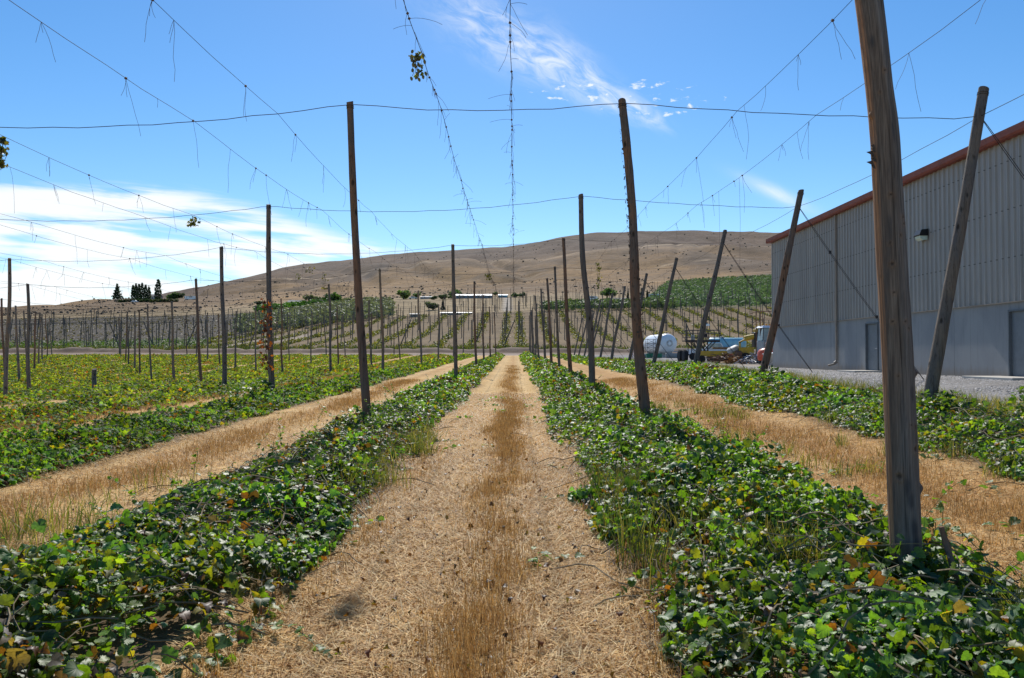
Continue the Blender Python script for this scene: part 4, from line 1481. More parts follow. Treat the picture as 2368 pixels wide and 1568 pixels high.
# a denser tuft of leaves round the foot of each near pole
for (fx, fy, fr, fh, nn_, kind, sc) in ((2.36, 4.62, .42, .42, 620, HOP, (.04, .09)), (2.0, 4.0, .5, .40, 700, HOP, (.04, .09)), (2.28, 13.6, .6, .55, 520, MID, (.05, .10)), (-2.65, 13.6, .6, .55, 480, MID, (.05, .10)), (-7.5, 22.5, .9, .7, 520, MID, (.07, .13)),
                                (2.2, 22.3, .8, .6, 380, MID, (.07, .13)), (7.3, 13.4, .8, .55, 620, MID, (.05, .10)), (8.5, 12.6, .7, .75, 800, MID, (.05, .10)), (7.2, 22.4, .8, .6, 420, MID, (.07, .13)), (-2.5, 33, .7, .5, 200, MID, (.1, .16))):
    q_ = rng.normal(0, 1, (nn_, 3)); q_ /= np.linalg.norm(q_, axis=1)[:, None]; q_ *= rng.random((nn_, 1)) ** .4
    X_ = fx + q_[:, 0] * fr; Y_ = fy + q_[:, 1] * fr
    P_ = np.stack([X_, Y_, Gv(X_, Y_) + np.abs(q_[:, 2]) * fh], 1)
    c_ = GREENS[rng.integers(0, 5, nn_)] * rng.uniform(.6, 1.3, (nn_, 1))
    V_, F_, cc_ = scatter(kind[0], P_, frames(nn_, np.abs(rng.normal(0, .8, nn_)), rng.uniform(0, 6.3, nn_), rng.uniform(0, 6.3, nn_)), rng.uniform(*sc, nn_), c_)
    o = raw_mesh('hop_regrowth', V_, F_, M['leaf'], cc_)
    tag(o, 'bushier green hop regrowth round the foot of a pole', 'hop plants', 'hop regrowth round the pole feet', 'stuff')


# shredded dead bines and leaf stems lying through the rows
parts = []
for i, (rx, hw_, ya, yb, n) in enumerate(((1.98, 1.3, 3, 14, 9000), (-2.46, 1.1, 3, 14, 12000), (1.98, 1.3, 14, 40, 5000), (-2.46, 1.1, 14, 40, 5000), (-6.75, 1.3, 7, 40, 7000), (6.75, 1.5, 7, 40, 6000), (-11.7, 2, 14, 50, 5000))):
    y = ya + (yb - ya) * rng.random(n) ** 1.3; x = rx + rng.uniform(-hw_, hw_, n)
    q = vn(x, y, .8, 511 + i) > .45
    x, y = x[q], y[q]
    parts.append((x, y, np.clip(1 - ((x - rx) / hw_) ** 2, 0, 1) * .22 * rng.random(len(x))))
LITTER = parts


# stray seedlings and fallen dry leaves on the straw
def stray(name, label, n, xr, yr, cols, sc, tpl, kind, mat='leaf', lift=.02, tiltm=.5, cl=0):
    x = rng.uniform(*xr, n); y = yr[0] + (yr[1] - yr[0]) * rng.random(n) ** 1.5
    if cl:
        k = rng.integers(0, cl, n); cxs = rng.uniform(*xr, cl); cys = yr[0] + (yr[1] - yr[0]) * rng.random(cl) ** 1.3
        x = cxs[k] + rng.normal(0, .11, n); y = cys[k] + rng.normal(0, .14, n)
    P = np.stack([x, y, Gv(x, y) + lift + rng.random(n) * .06], 1)
    V, Fq, cc = scatter(tpl, P, frames(n, np.abs(rng.normal(0, tiltm, n)), rng.uniform(0, 6.3, n), rng.uniform(0, 6.3, n)), rng.uniform(*sc, n), cols[rng.integers(0, len(cols), n)] * rng.uniform(.6, 1.2, (n, 1)))
    o = raw_mesh(name, V, Fq, M[mat], cc)
    return tag(o, label, 'seedlings' if 'seed' in name else 'leaf litter', kind=kind)


stray('hop_seedlings', 'small green hop sprigs scattered over the straw alleys', 200, (-1.6, .9), (5.2, 26), GREENS * 1.3, (.04, .08), HOP[0], 'stuff', cl=20)
stray('hop_seedlings', 'green sprigs scattered over the straw alley beside the edge row', 200, (3.3, 6.0), (6, 26), GREENS * 1.1, (.04, .09), HOP[0], 'stuff', cl=24)
stray('dry_leaf_litter', 'curled dry brown leaves lying on the straw path', 300, (-1.6, 1.0), (3.4, 14), BROWNS * .6, (.02, .045), HOP[3], 'stuff', tiltm=1.0)


# ------------------------------------------------------------------ STRAW AND STUBBLE
def blades(x, y, L_, wdt, tilt, col, bendf=.25, lift=0.0):
    """thin two-segment blades"""
    n = len(x)
    az = rng.uniform(0, 6.283, n); fa = rng.uniform(0, 6.283, n)
    z = Gv(x, y) + lift
    B = np.stack([x, y, z], 1)
    D = np.stack([np.sin(tilt) * np.cos(az), np.sin(tilt) * np.sin(az), np.cos(tilt)], 1)
    t2 = np.minimum(tilt + bendf * rng.random(n), 1.62)
    D2 = np.stack([np.sin(t2) * np.cos(az), np.sin(t2) * np.sin(az), np.cos(t2)], 1)
    Wd = np.stack([-np.sin(fa), np.cos(fa), np.zeros(n)], 1)
    flat = tilt > 1.0
    Wd[flat] = np.stack([-np.sin(az[flat]), np.cos(az[flat]), np.zeros(flat.sum())], 1)
    Wd *= (wdt / 2)[:, None]
    m_ = B + D * (L_ * .55)[:, None]; e = m_ + D2 * (L_ * .45)[:, None]
    V = np.stack([B - Wd, B + Wd, m_ - Wd, m_ + Wd, e - Wd * .35, e + Wd * .35], 1).reshape(-1, 3)
    tf = np.array([[0, 1, 3], [0, 3, 2], [2, 3, 5], [2, 5, 4]])
    Fq = (tf[None] + (np.arange(n) * 6)[:, None, None]).reshape(-1, 3)
    return V, Fq, np.repeat(col, 6, axis=0)


STRAWC = np.array([[.74, .50, .19], [.62, .385, .13], [.86, .67, .33], [.44, .25, .075]])
GOLD = np.array([[.50, .325, .135], [.40, .24, .095], [.62, .43, .20]])


parts = []
for (x, y, hh) in LITTER:
    n = len(x)
    V, Fq, cc = blades(x, y, rng.uniform(.05, .22, n), rng.uniform(.003, .006, n) * (1 + y * .04), rng.uniform(.9, 1.5, n), np.array([[.20, .14, .08], [.13, .09, .055], [.32, .25, .15], [.10, .075, .06]])[rng.integers(0, 4, n)] * rng.uniform(.6, 1.3, (n, 1)), .4, hh)
    parts.append((V, Fq, cc))
V, Fq, cc = cat_(parts)
tag(raw_mesh('bine_litter', V, Fq, M['straw'], cc), 'brown shredded dead bine litter caught in the hop rows', 'litter', kind='stuff')


def strewn(xr, yr, n, wf=1.0):
    y = yr[0] + (yr[1] - yr[0]) * rng.random(n) ** 1.25; x = rng.uniform(*xr, n)
    L_ = rng.uniform(.04, .17, n); wd = rng.uniform(.0028, .0055, n) * wf * (1 + y * .04)
    return blades(x, y, L_, wd, rng.uniform(1.15, 1.56, n), STRAWC[rng.integers(0, 4, n)] * rng.uniform(.6, 1.1, (n, 1)), .3, .004)


parts = [strewn((-1.75, 1.1), (3.2, 11), 82000), strewn((-1.9, 1.2), (11, 26), 42000), strewn((2.9, 6.2), (5.5, 14), 34000), strewn((3.2, 6.2), (14, 28), 12000), strewn((-5.9, -3.3), (5.5, 14), 32000), strewn((-5.9, -3.2), (14, 30), 12000), strewn((-.5, 3.4), (3, 6), 5000)]
V, Fq, cc = cat_(parts)
tag(raw_mesh('straw_litter', V, Fq, M['straw'], cc), 'pale chopped straw strewn over the alleys between the rows', 'straw', kind='stuff')


def stubble(cx, hw, yr, n, h0=.07, h1=.16):
    y = yr[0] + (yr[1] - yr[0]) * rng.random(n) ** 1.35
    x = cx + rng.normal(0, hw * .62, n) + .35 * (vn(y, y * 0, 1.6, 333) - .5)
    ok = (.6 * fbm(x, y, .38, 77, 3) + .4 * vn(x, y * .6, 1.3, 78)) > .49
    ok |= rng.random(n) < .3
    x = x[ok]; y = y[ok]; n = len(x)
    return blades(x, y, rng.uniform(h0, h1, n), rng.uniform(.002, .0042, n) * (1 + y * .06), np.abs(rng.normal(0, .28, n)), GOLD[rng.integers(0, 3, n)] * rng.uniform(.55, 1.15, (n, 1)))


parts = [stubble(-.15, .25, (3.2, 22), 24000, .05, .12), stubble(-.15, .32, (22, 60), 6000, .05, .11), stubble(4.4, .7, (6, 34), 20000, .05, .12), stubble(-4.6, .5, (6, 36), 20000, .05, .12), stubble(1.0, .25, (3.2, 9), 5000, .05, .12), stubble(-1.3, .2, (3.2, 12), 2600, .05, .13), stubble(-9.9, .7, (14, 50), 12000)]
V, Fq, cc = cat_(parts)
tag(raw_mesh('stubble', V, Fq, M['straw'], cc), 'golden standing stubble in strips along the middle of the alleys', 'stubble', kind='stuff')

GG = np.array([[.07, .10, .035], [.10, .12, .06], [.17, .155, .09], [.05, .08, .03]])


def weeds(xr, yr, n, h0, h1, cl=40, sd=.16, cols=GG):
    k = rng.integers(0, cl, n); cxs = rng.uniform(*xr, cl); cys = rng.uniform(*yr, cl)
    x = cxs[k] + rng.normal(0, sd, n); y = cys[k] + rng.normal(0, sd * 1.2, n)
    return blades(x, y, rng.uniform(h0, h1, n), rng.uniform(.003, .006, n) * (1 + y * .05), np.abs(rng.normal(0, .3, n)), cols[rng.integers(0, len(cols), n)] * rng.uniform(.6, 1.3, (n, 1)), .8)


V, Fq, cc = weeds((.85, 2.1), (5.0, 8.6), 3000, .2, .5, 80, .10, GG * .75)
o = raw_mesh('tall_weeds', V, Fq, M['leaf'], cc); tag(o, 'thin tall weeds growing among the hop leaves in front of the huge pole', 'weeds', kind='stuff')
V, Fq, cc = cat_([weeds((8.0, 9.0), (12, 34), 8000, .15, .42, 80, .2), weeds((8.0, 9.4), (34, 80), 6000, .2, .5, 70, .4), weeds((8.6, 9.8), (8, 16), 2500, .08, .25, 40, .3, np.array([[.30, .26, .12], [.16, .17, .06]]))])
o = raw_mesh('verge_grass', V, Fq, M['leaf'], cc); tag(o, 'green verge grass between the edge row and the gravel', 'grass', kind='stuff')
V, Fq, cc = cat_([weeds((-2.2, -1.3), (8, 14), 1500, .12, .35, 20, .12), weeds((-4.2, -3.4), (4, 9), 700, .12, .35, 22, .14), weeds((3.2, 5.8), (6, 20), 1600, .1, .3, 30, .10), weeds((2.5, 3.6), (3.5, 5), 900, .1, .4, 8, .08)])
o = raw_mesh('alley_weeds', V, Fq, M['leaf'], cc); tag(o, 'sparse weeds along the alley edges', 'weeds', kind='stuff')
# rough grass on the berm and verge beyond the dirt road
n = 16000
y = rng.uniform(143, 160, n); x = rng.uniform(-120, 110, n)
ok = fbm(x, y, 9, 88) > .40
x, y = x[ok], y[ok]; n = len(x)
V, Fq, cc = blades(x, y, rng.uniform(.4, 1.3, n), rng.uniform(.12, .3, n), np.abs(rng.normal(0, .4, n)), np.array([[.11, .13, .035], [.17, .14, .05], [.07, .09, .03]])[rng.integers(0, 3, n)] * rng.uniform(.7, 1.2, (n, 1)), .8)
o = raw_mesh('verge_grass', V, Fq, M['tree_leaf'], cc); tag(o, 'rough tall grass along the bank beyond the dirt road', 'grass', kind='stuff')

# gravel stones on the yard
n = 30000
y = 9 + 45 * rng.random(n) ** 1.6; x = rng.uniform(8.9, 15.3, n)
ST = np.array([(-.5, -.4, 0), (.5, -.35, 0), (.45, .5, 0), (-.4, .4, 0), (0, 0, .5)]); SF = np.array([(0, 1, 4), (1, 2, 4), (2, 3, 4), (3, 0, 4)])
P = np.stack([x, y, Gv(x, y) - .003], 1)
V, Fq, cc = scatter((ST, SF), P, frames(n, rng.uniform(0, .3, n), rng.uniform(0, 6.3, n), rng.uniform(0, 6.3, n)), rng.uniform(.015, .045, n) * (1 + y * .02), np.array([[.26, .25, .245]]) * rng.uniform(.5, 1.5, (n, 1)))
m, t, b = new_mat('gravel_stone'); a = t.node('ShaderNodeAttribute', attribute_name='lcol'); t.l.new(a.outputs['Color'], b.inputs['Base Color']); b.inputs['Roughness'].default_value = .85
M['stone'] = m
tag(raw_mesh('gravel', V, Fq, m, cc), 'loose grey gravel covering the yard in front of the shed', 'gravel', kind='stuff')

# the twisted dead bine stub beside the huge pole
mb = MB()
p0 = at(2176, 1218, 4.55); pts_ = [at(2230, 1400, 4.45), at(2206, 1325, 4.5), at(2198, 1290, 4.5), at(2188, 1255, 4.55), p0]
b_ = Vector((pts_[0].x, pts_[0].y, pts_[0].z))
mb.tube([q - b_ for q in pts_], [.014, .016, .017, .020, .012], 7)
mb.tube([q - b_ + Vector((.012 * math.sin(i * 2), .012 * math.cos(i * 2), 0)) for i, q in enumerate(pts_)], [.01, .011, .010, .010, .007], 6)
tag(mb.build('bine_stub', M['wood_red'], None, True, b_), 'twisted dead brown bine stub poking up beside the foot of the huge pole', 'dead stem')
# a short stump beside a pole in the left field
b_ = at(217, 862, 34.5); b_.z = G(b_.x, b_.y)
add_pole('short_post', 'short thick wooden stump post beside a taller pole in the left field', 'post', b_, b_ + Vector((.02, 0, 1.05)), .10, .095, M['wood'], 77, wrap=False)


# ------------------------------------------------------------------ THE MACHINE YARD
M['white'] = plain('white_paint', (.78, .79, .80), .35, .08, 1.5)
M['chalk'] = plain('dusty_white_paint', (.50, .50, .48), .5, .25, 2)
M['yellow'] = plain('machine_yellow', (.62, .40, .04), .45, .35, 2, c2=(.40, .25, .05))
M['ltblue'] = plain('pale_blue_tank', (.30, .55, .62), .35, .15, 1)
M['blue'] = plain('blue_frame', (.06, .16, .42), .5, .2, 3)
M['green'] = plain('green_box', (.02, .20, .10), .5, .2, 3)
M['rust'] = plain('rusty_steel', (.16, .09, .06), .8, .4, 4, c2=(.28, .13, .06))
M['dkiron'] = plain('dark_iron', (.045, .035, .035), .6, .3, 4)
M['tyre'] = plain('tyre', (.03, .028, .026), .85, .3, 6)
M['rim'] = plain('rim', (.28, .24, .2), .6, .3, 5)
M['orange'] = plain('orange_red_paint', (.62, .10, .045), .45, .15, 2)
M['cone'] = M['cone']
M['scrap'] = plain('scrap_metal', (.45, .46, .48), .35, .4, 3, .7)
M['glass'] = plain('cab_glass', (.18, .30, .34), .1, .2, 1, spec=.8)
M['greywood'] = plain('pallet_wood', (.42, .30, .19), .85, .3, 6)
XR = Matrix.Rotation(R(90), 4, 'X')     # local z -> -y
YR = Matrix.Rotation(R(90), 4, 'Y')


def YG(px, Y):
    x = (px - 1190) / F * Y
    return Vector((x, Y, G(x, Y)))


# white pressure tank
p = YG(1543, 101)
t_ = thing('pressure_tank', 'big white horizontal pressure tank with round manhole on its end', 'tank', p, R(4))
prof = [(.0, -.66), (.38, -.64), (.76, -.53), (1.05, -.34), (1.22, -.10), (1.28, .12), (1.28, 7.8), (1.2, 8.05), (.9, 8.3), (.5, 8.5), (.0, 8.55)]
base = Matrix.Translation((0, 0, 1.8)) @ Matrix.Rotation(R(-90), 4, 'X')
MB().lathe(prof, 32, base).build('shell', M['white'], t_, True)
MB().lathe([(.25, -.70), (.42, -.70), (.42, -.50), (.25, -.50)], 20, base @ Matrix.Translation((.12, -.02, 0))).build('manhole_ring', M['scrap'], t_)
MB().lathe([(.0, -.74), (.2, -.72), (.22, -.5)], 14, base @ Matrix.Translation((.12, -.02, 0))).build('manhole_cover', M['white'], t_)
for yy_ in (.9, 7.0): MB().box((0, yy_, .4), (1.7, .35, .95), bev=.03).build('saddle', M['chalk'], t_)
mb = MB()
for xx in (-.5, .55):
    mb.tube([(xx, .6, 2.98), (xx, .6, 3.4), (xx, 2.6, 3.4), (xx, 2.6, 2.98)], .03, 6)
mb.bar((-.5, .6, 3.4), (.55, .6, 3.4), .03)
mb.build('top_rail', M['yellow'], t_)
mb = MB()
mb.bar((.2, -.1, .75), (1.5, -.2, .75), .05, 8); mb.bar((1.5, -.2, .75), (1.5, -.2, .1), .05, 8); mb.lathe([(.12, 0), (.12, .2)], 10, Matrix.Translation((.6, -.15, .7)))
mb.build('outlet_pipe', M['scrap'], t_, True)
p = YG(1555, 97)
MB().box((0, 0, .30), (1.7, .8, .6), bev=.04).build('concrete_block', M['conc'], None, False, p)
tag(bpy.data.objects[-1] if False else [o for o in C.objects if o.name.startswith('concrete_block')][-1], 'weathered grey concrete block under the end of the white tank', 'block')

# rolling scaffold and blue cart


def cage(name, label, cat, p, w_, d_, h_, levels, mat, rot=0, cross=True, r_=.022):
    t_ = thing(name, label, cat, p, rot)
    mb = MB()
    for x in (-w_ / 2, w_ / 2):
        for y in (-d_ / 2, d_ / 2): mb.bar((x, y, .14), (x, y, h_), r_, 5)
    mb.build('uprights', mat, t_)
    mb = MB()
    for i in range(levels):
        z = .25 + (h_ - .3) * i / (levels - 1)
        for y in (-d_ / 2, d_ / 2): mb.bar((-w_ / 2, y, z), (w_ / 2, y, z), r_ * .9, 5)
        for x in (-w_ / 2, w_ / 2): mb.bar((x, -d_ / 2, z), (x, d_ / 2, z), r_ * .9, 5)
    if cross:
        for i in range(levels - 1):
            z0 = .25 + (h_ - .3) * i / (levels - 1); z1 = .25 + (h_ - .3) * (i + 1) / (levels - 1)
            mb.bar((-w_ / 2, -d_ / 2, z0), (w_ / 2, -d_ / 2, z1), r_ * .7, 4); mb.bar((w_ / 2, -d_ / 2, z0), (-w_ / 2, -d_ / 2, z1), r_ * .7, 4)
    mb.build('rails', mat, t_)
    for x in (-w_ / 2, w_ / 2):
        for y in (-d_ / 2, d_ / 2):
            MB().lathe([(.07, -.02), (.07, .02)], 10, Matrix.Translation((x, y, .07)) @ YR).build('caster_wheel', M['tyre'], t_)
    return t_


cage('rolling_scaffold', 'tall grey tube scaffold standing in front of the white tank', 'scaffold', YG(1504, 96), 1.05, .9, 2.35, 5, M['dkiron'], .1)
cage('wire_cart', 'blue wire cart on casters left of the white tank', 'cart', YG(1470, 94), .95, .8, 1.65, 6, M['blue'], .1, False)
p = YG(1521, 95); t_ = thing('green_bin', 'green rectangular bin standing before the white tank', 'bin', p, 0)
MB().box((0, 0, .28), (.85, .8, .50), bev=.03).build('tub', M['green'], t_); MB().box((0, 0, .55), (.9, .85, .05), bev=.015).build('rim', M['green'], t_)
p = YG(1501, 95); t_ = thing('green_bin', 'green rectangular bin at the foot of the grey scaffold', 'bin', p, 0)
MB().box((0, 0, .28), (.72, .8, .50), bev=.03).build('tub', M['green'], t_); MB().box((0, 0, .55), (.78, .85, .05), bev=.015).build('rim', M['green'], t_)
p = YG(1490, 97); t_ = thing('gas_cylinder', 'low white canister lying beside the scaffold', 'canister', p)
MB().lathe([(0, -.02), (.22, 0), (.25, .1), (.25, .8), (.18, .95), (0, 1.0)], 14, Matrix.Translation((-.5, 0, .27)) @ YR).build('canister_body', M['chalk'], t_, True)


def wheel(t_, c, r_, w_, axis='X', rimm=None):
    mt = Matrix.Translation(c) @ (YR if axis == 'X' else XR)
    o = MB().lathe([(r_ * .55, -w_ / 2), (r_ * .88, -w_ / 2), (r_, -w_ * .36), (r_, w_ * .36), (r_ * .88, w_ / 2), (r_ * .55, w_ / 2)], 22, mt)
    for k in range(22):
        a = 2 * math.pi * k / 22
        o.box(Vector(c) + (Vector((0, math.cos(a), math.sin(a))) if axis == 'X' else Vector((math.cos(a), 0, math.sin(a)))) * r_, (w_ * .8, .05, .05) if axis == 'X' else (.05, w_ * .8, .05), rot=(a, 0, 0) if axis == 'X' else (0, -a, 0))
    o = o.build('wheel', M['tyre'], t_, False)
    MB().lathe([(0, -w_ * .2), (r_ * .2, -w_ * .25), (r_ * .5, -w_ * .15), (r_ * .56, -w_ * .42), (r_ * .56, w_ * .42), (r_ * .5, w_ * .15), (0, w_ * .2)], 18, mt).build('rim', rimm or M['rim'], o, True)


# work platform trailer with railings
p = YG(1620, 75)
t_ = thing('picking_platform', 'dark steel platform trailer with railing on splayed braces and big tyres', 'platform', p, R(3))
W_, D_, ZD = 3.15, 1.6, 1.95
mb = MB(); mb.box((0, 0, ZD), (W_, D_, .10)); mb.box((0, -D_ / 2 - .02, ZD - .02), (W_ + .06, .05, .20)); mb.build('deck', M['dkiron'], t_)
mb = MB()
for s_ in (-D_ / 2, D_ / 2):
    for x in np.linspace(-W_ / 2, W_ / 2, 7): mb.bar((x, s_, ZD + .05), (x, s_, ZD + 1.02), .025, 5)
    for z in (.35, .7, 1.02): mb.bar((-W_ / 2, s_, ZD + z), (W_ / 2, s_, ZD + z), .022 if z < 1 else .03, 5)
for x in (-W_ / 2, W_ / 2):
    for z in (.35, .7, 1.02): mb.bar((x, -D_ / 2, ZD + z), (x, D_ / 2, ZD + z), .025, 5)
mb.build('railing', M['dkiron'], t_)
mb = MB()
for s_ in (-.6, .6):
    for a, b in (((-1.3, 1.9), (-.3, .95)), ((-1.05, 1.9), (-1.05, .6)), ((1.3, 1.9), (.35, .95)), ((-.3, 1.9), (.5, .7)), ((.5, 1.9), (.5, .6)), ((.0, 1.9), (.6, .95)), ((-.7, 1.9), (-.1, 1.1))):
        mb.box(((a[0] + b[0]) / 2, s_, (a[1] + b[1]) / 2), (.07, .07, math.hypot(a[0] - b[0], a[1] - b[1])), rot=(0, math.atan2(a[0] - b[0], a[1] - b[1]), 0))
mb.box((0, 0, .62), (3.4, .9, .12)); mb.box((2.0, 0, .58), (1.2, .12, .12))
mb.build('chassis', M['dkiron'], t_)
for (x, y) in ((-1.75, -.85), (-1.75, .85), (1.0, -.75), (1.0, .75)):
    wheel(t_, (x, y, .52 if x < 0 else .38), .55 if x < 0 else .38, .38 if x < 0 else .26, 'X')
MB().box((-.85, -.3, ZD + .33), (.28, .28, .5), bev=.02).build('white_crate', M['chalk'], t_)
MB().box((.55, .4, ZD + .55), (.35, .4, .3), bev=.02).build('control_box', M['dkiron'], t_)

# pickup behind the platform
p = YG(1608, 84)
t_ = thing('pickup_truck', 'white pickup truck mostly hidden behind the dark platform', 'pickup', p, R(-12))
mb = MB()
mb.prism([(-1.1, .55), (-1.1, .98), (-.95, 1.10), (.5, 1.18), (.9, 1.20), (1.35, 1.78), (2.6, 1.80), (2.95, 1.2), (4.4, 1.18), (4.4, .55)], -.88, .88)
mb.build('body', M['white'], t_, True)
mb = MB(); mb.prism([(.98, 1.22), (1.38, 1.72), (2.55, 1.74), (2.84, 1.22)], -.885, .885); mb.build('side_window', M['glass'], t_)
for s_ in (-.6, .6): MB().box((-1.11, s_, .85), (.05, .35, .18), bev=.02).build('headlight', M['scrap'], t_)
for x in (-.3, 3.5):
    for y in (-.8, .8): wheel(t_, (x, y, .37), .37, .24, 'Y')

# pale blue spray tank
p = YG(1680, 84)
t_ = thing('spray_tank', 'long pale blue tank on a low trailer behind the yellow beam', 'tank', p, R(-4))
tm = Matrix.Translation((-1.85, 0, 1.75)) @ YR
MB().lathe([(0, -.16), (.35, -.12), (.56, 0), (.62, .12), (.62, 3.6), (.56, 3.72), (.35, 3.85), (0, 3.9)], 26, tm).build('tank_shell', M['ltblue'], t_, True)
mb = MB()
for z in (.6, 1.25, 1.9, 2.55, 3.15): mb.lathe([(.632, z - .03), (.632, z + .03)], 26, tm)
mb.build('tank_bands', M['ltblue'], t_)
MB().lathe([(.0, .16), (.22, .14), (.24, 0)], 14, Matrix.Translation((-.55, 0, 2.35))).build('hatch', M['chalk'], t_, True)
mb = MB(); mb.box((0, 0, 1.02), (4.0, .9, .16)); mb.box((0, 0, .7), (.5, 1.3, .5)); mb.bar((-1.8, 0, .1), (-1.8, 0, 1.0), .06); mb.build('chassis', M['dkiron'], t_)
for y in (-.7, .7): wheel(t_, (.6, y, .45), .45, .3, 'Y')

# yellow beam rig and its boom
p = YG(1655, 70)
t_ = thing('yellow_beam_rig', 'long rusty yellow steel beam on small wheels lying before the platform', 'implement', p, R(-2))
MB().box((0, 0, .78), (3.3, .35, .50), bev=.03).build('beam', M['yellow'], t_)
mb = MB()
for i in range(9): mb.box((-.3 + .32 * i, .25, 1.18 + .02 * math.sin(i)), (.30, .9, .05), rot=(0, .05 * math.sin(i * 2), 0))
mb.box((.9, .2, 1.34), (2.4, .8, .06)); mb.box((.9, .2, 1.24), (2.3, .1, .12))
mb.build('stacked_boards', M['greywood'], t_)
for x in (-1.3, .1): 
    for y in (-.35, .35): wheel(t_, (x, y, .3), .30, .18, 'Y')
mb = MB()
for i in range(14):
    a = random.uniform(0, 3.14); x = random.uniform(-.2, 2.2); z = random.uniform(.15, .75)
    mb.bar((x, -.35, z), (x + math.cos(a) * .9, -.5 - .2 * random.random(), max(.05, z + math.sin(a) * .35 - .15)), .035, 5)
mb.build('bent_rods', M['rust'], t_)

p = YG(1727, 66)
t_ = thing('loader', 'yellow loader with black radiator box and raised hydraulic arm', 'loader', p, R(0))
mb = MB(); mb.box((-.15, 0, .95), (1.25, .9, .75), bev=.05); mb.box((.55, 0, .6), (1.8, .8, .35), bev=.04); mb.build('body', M['yellow'], t_)
mb = MB(); mb.box((-.72, -.4, 1.15), (.13, .14, 1.3)); mb.box((-.44, -.4, 1.90), (.78, .14, .13), rot=(0, R(-28), 0)); mb.build('lift_frame', M['yellow'], t_)
mb = MB(); mb.lathe([(.22, 0), (.22, .85), (.13, .87), (.13, 1.0)], 14, Matrix.Translation((-.30, -.2, 2.05)) @ Matrix.Rotation(R(78), 4, 'Y')); mb.build('cylinder_housing', M['yellow'], t_, True)
MB().box((.95, -.1, 1.95), (.95, .8, 1.25), bev=.03).build('radiator_box', M['black'], t_)
mb = MB(); mb.box((1.05, -.1, 2.72), (1.0, .7, .28), bev=.03)
for i in range(5): mb.box((.75 + .17 * i, -.3, 3.0 + .14 * (i % 2)), (.07, .07, .55), rot=(0, R(18 * math.sin(i * 2)), 0))
mb.box((.98, -.2, 3.15), (.75, .1, .08), rot=(0, R(-20), 0))
mb.build('superstructure', M['yellow'], t_)
mb = MB(); mb.bar((-.7, -.2, 2.5), (1.3, -.2, 4.0), .025); mb.bar((-.55, -.2, 2.45), (1.5, -.2, 3.85), .02); mb.build('stay_rods', M['rust'], t_)
mb = MB(); mb.lathe([(0, -.05), (.34, 0), (.36, .4), (.2, .6), (0, .62)], 16, Matrix.Translation((-1.1, -.4, .75)) @ Matrix.Rotation(R(100), 4, 'Y')); mb.build('drum', M['rust'], t_, True)
for x in (-.3, 1.3): wheel(t_, (x, -.6, .42), .42, .3, 'Y'); wheel(t_, (x, .6, .42), .42, .3, 'Y')
MB().box((-1.15, .1, 1.15), (.95, .7, .5), rot=(0, R(-25), 0), bev=.12).build('engine_cowl', M['chalk'], t_, True)

p = YG(1779, 63)
t_ = thing('cab_machine', 'white machine with glass cab, louvred grille and amber beacons beside the shed corner', 'machine', p, R(4))
MB().box((.0, .4, 1.25), (1.25, 1.6, 1.15), bev=.06).build('hood', M['chalk'], t_)
mb = MB()
for i in range(9): mb.box((-.30, -.42, .80 + i * .115), (.52, .05, .05), rot=(R(25), 0, 0))
mb.build('grille', M['white'], t_); MB().box((-.30, -.405, 1.26), (.56, .02, 1.05)).build('grille_backing', M['black'], t_)
mb = MB(); mb.add([(-.62, -.2, 1.85), (.62, -.2, 1.85), (.62, 1.1, 1.85), (-.62, 1.1, 1.85), (-.50, -.05, 2.85), (.60, -.05, 2.85), (.60, 1.1, 2.85), (-.50, 1.1, 2.85)], [(0, 3, 2, 1), (4, 5, 6, 7), (0, 1, 5, 4), (1, 2, 6, 5), (2, 3, 7, 6), (3, 0, 4, 7)])
mb.build('cab_glass', M['glass'], t_)
mb = MB()
for a, b in (((-.63, -.21, 1.85), (-.51, -.06, 2.86)), ((0, -.21, 1.85), (.03, -.06, 2.86)), ((.63, -.21, 1.85), (.61, -.06, 2.86)), ((-.63, 1.1, 1.85), (-.51, 1.1, 2.86))): mb.bar(a, b, .03, 5)
mb.build('cab_posts', M['dkiron'], t_)
mb = MB(); mb.add([(-.72, -.3, 2.87), (.75, -.3, 2.87), (.75, 1.3, 2.87), (-.72, 1.3, 2.87), (-.5, -.1, 3.05), (.6, -.1, 3.05), (.6, 1.1, 3.05), (-.5, 1.1, 3.05)], [(0, 3, 2, 1), (4, 5, 6, 7), (0, 1, 5, 4), (1, 2, 6, 5), (2, 3, 7, 6), (3, 0, 4, 7)])
mb.build('cab_roof', M['white'], t_)
M['amber'] = plain('amber_plastic', (.85, .33, .03), .3, .1, 5)
for x in (-.25, .05): MB().lathe([(.09, 0), (.09, .07), (.05, .14), (0, .15)], 12, Matrix.Translation((x, 0, 3.05))).build('beacon', M['amber'], t_, True)
mb = MB()
for x in (-.9, -.55): mb.bar((x, .5, 0), (x, .5, 4.2), .04)
mb.bar((-.9, .5, 4.2), (1.2, .5, 4.25), .035); mb.bar((-1.4, .5, 4.0), (-.9, .5, 4.2), .03); mb.bar((-.3, .5, 3.6), (.9, .5, 3.62), .03); mb.bar((-.3, .5, 3.1), (-.3, .5, 3.6), .03)
mb.build('roll_frame', M['rust'], t_)
for x in (-.5, .6): wheel(t_, (x, -.2, .42), .42, .3, 'Y')

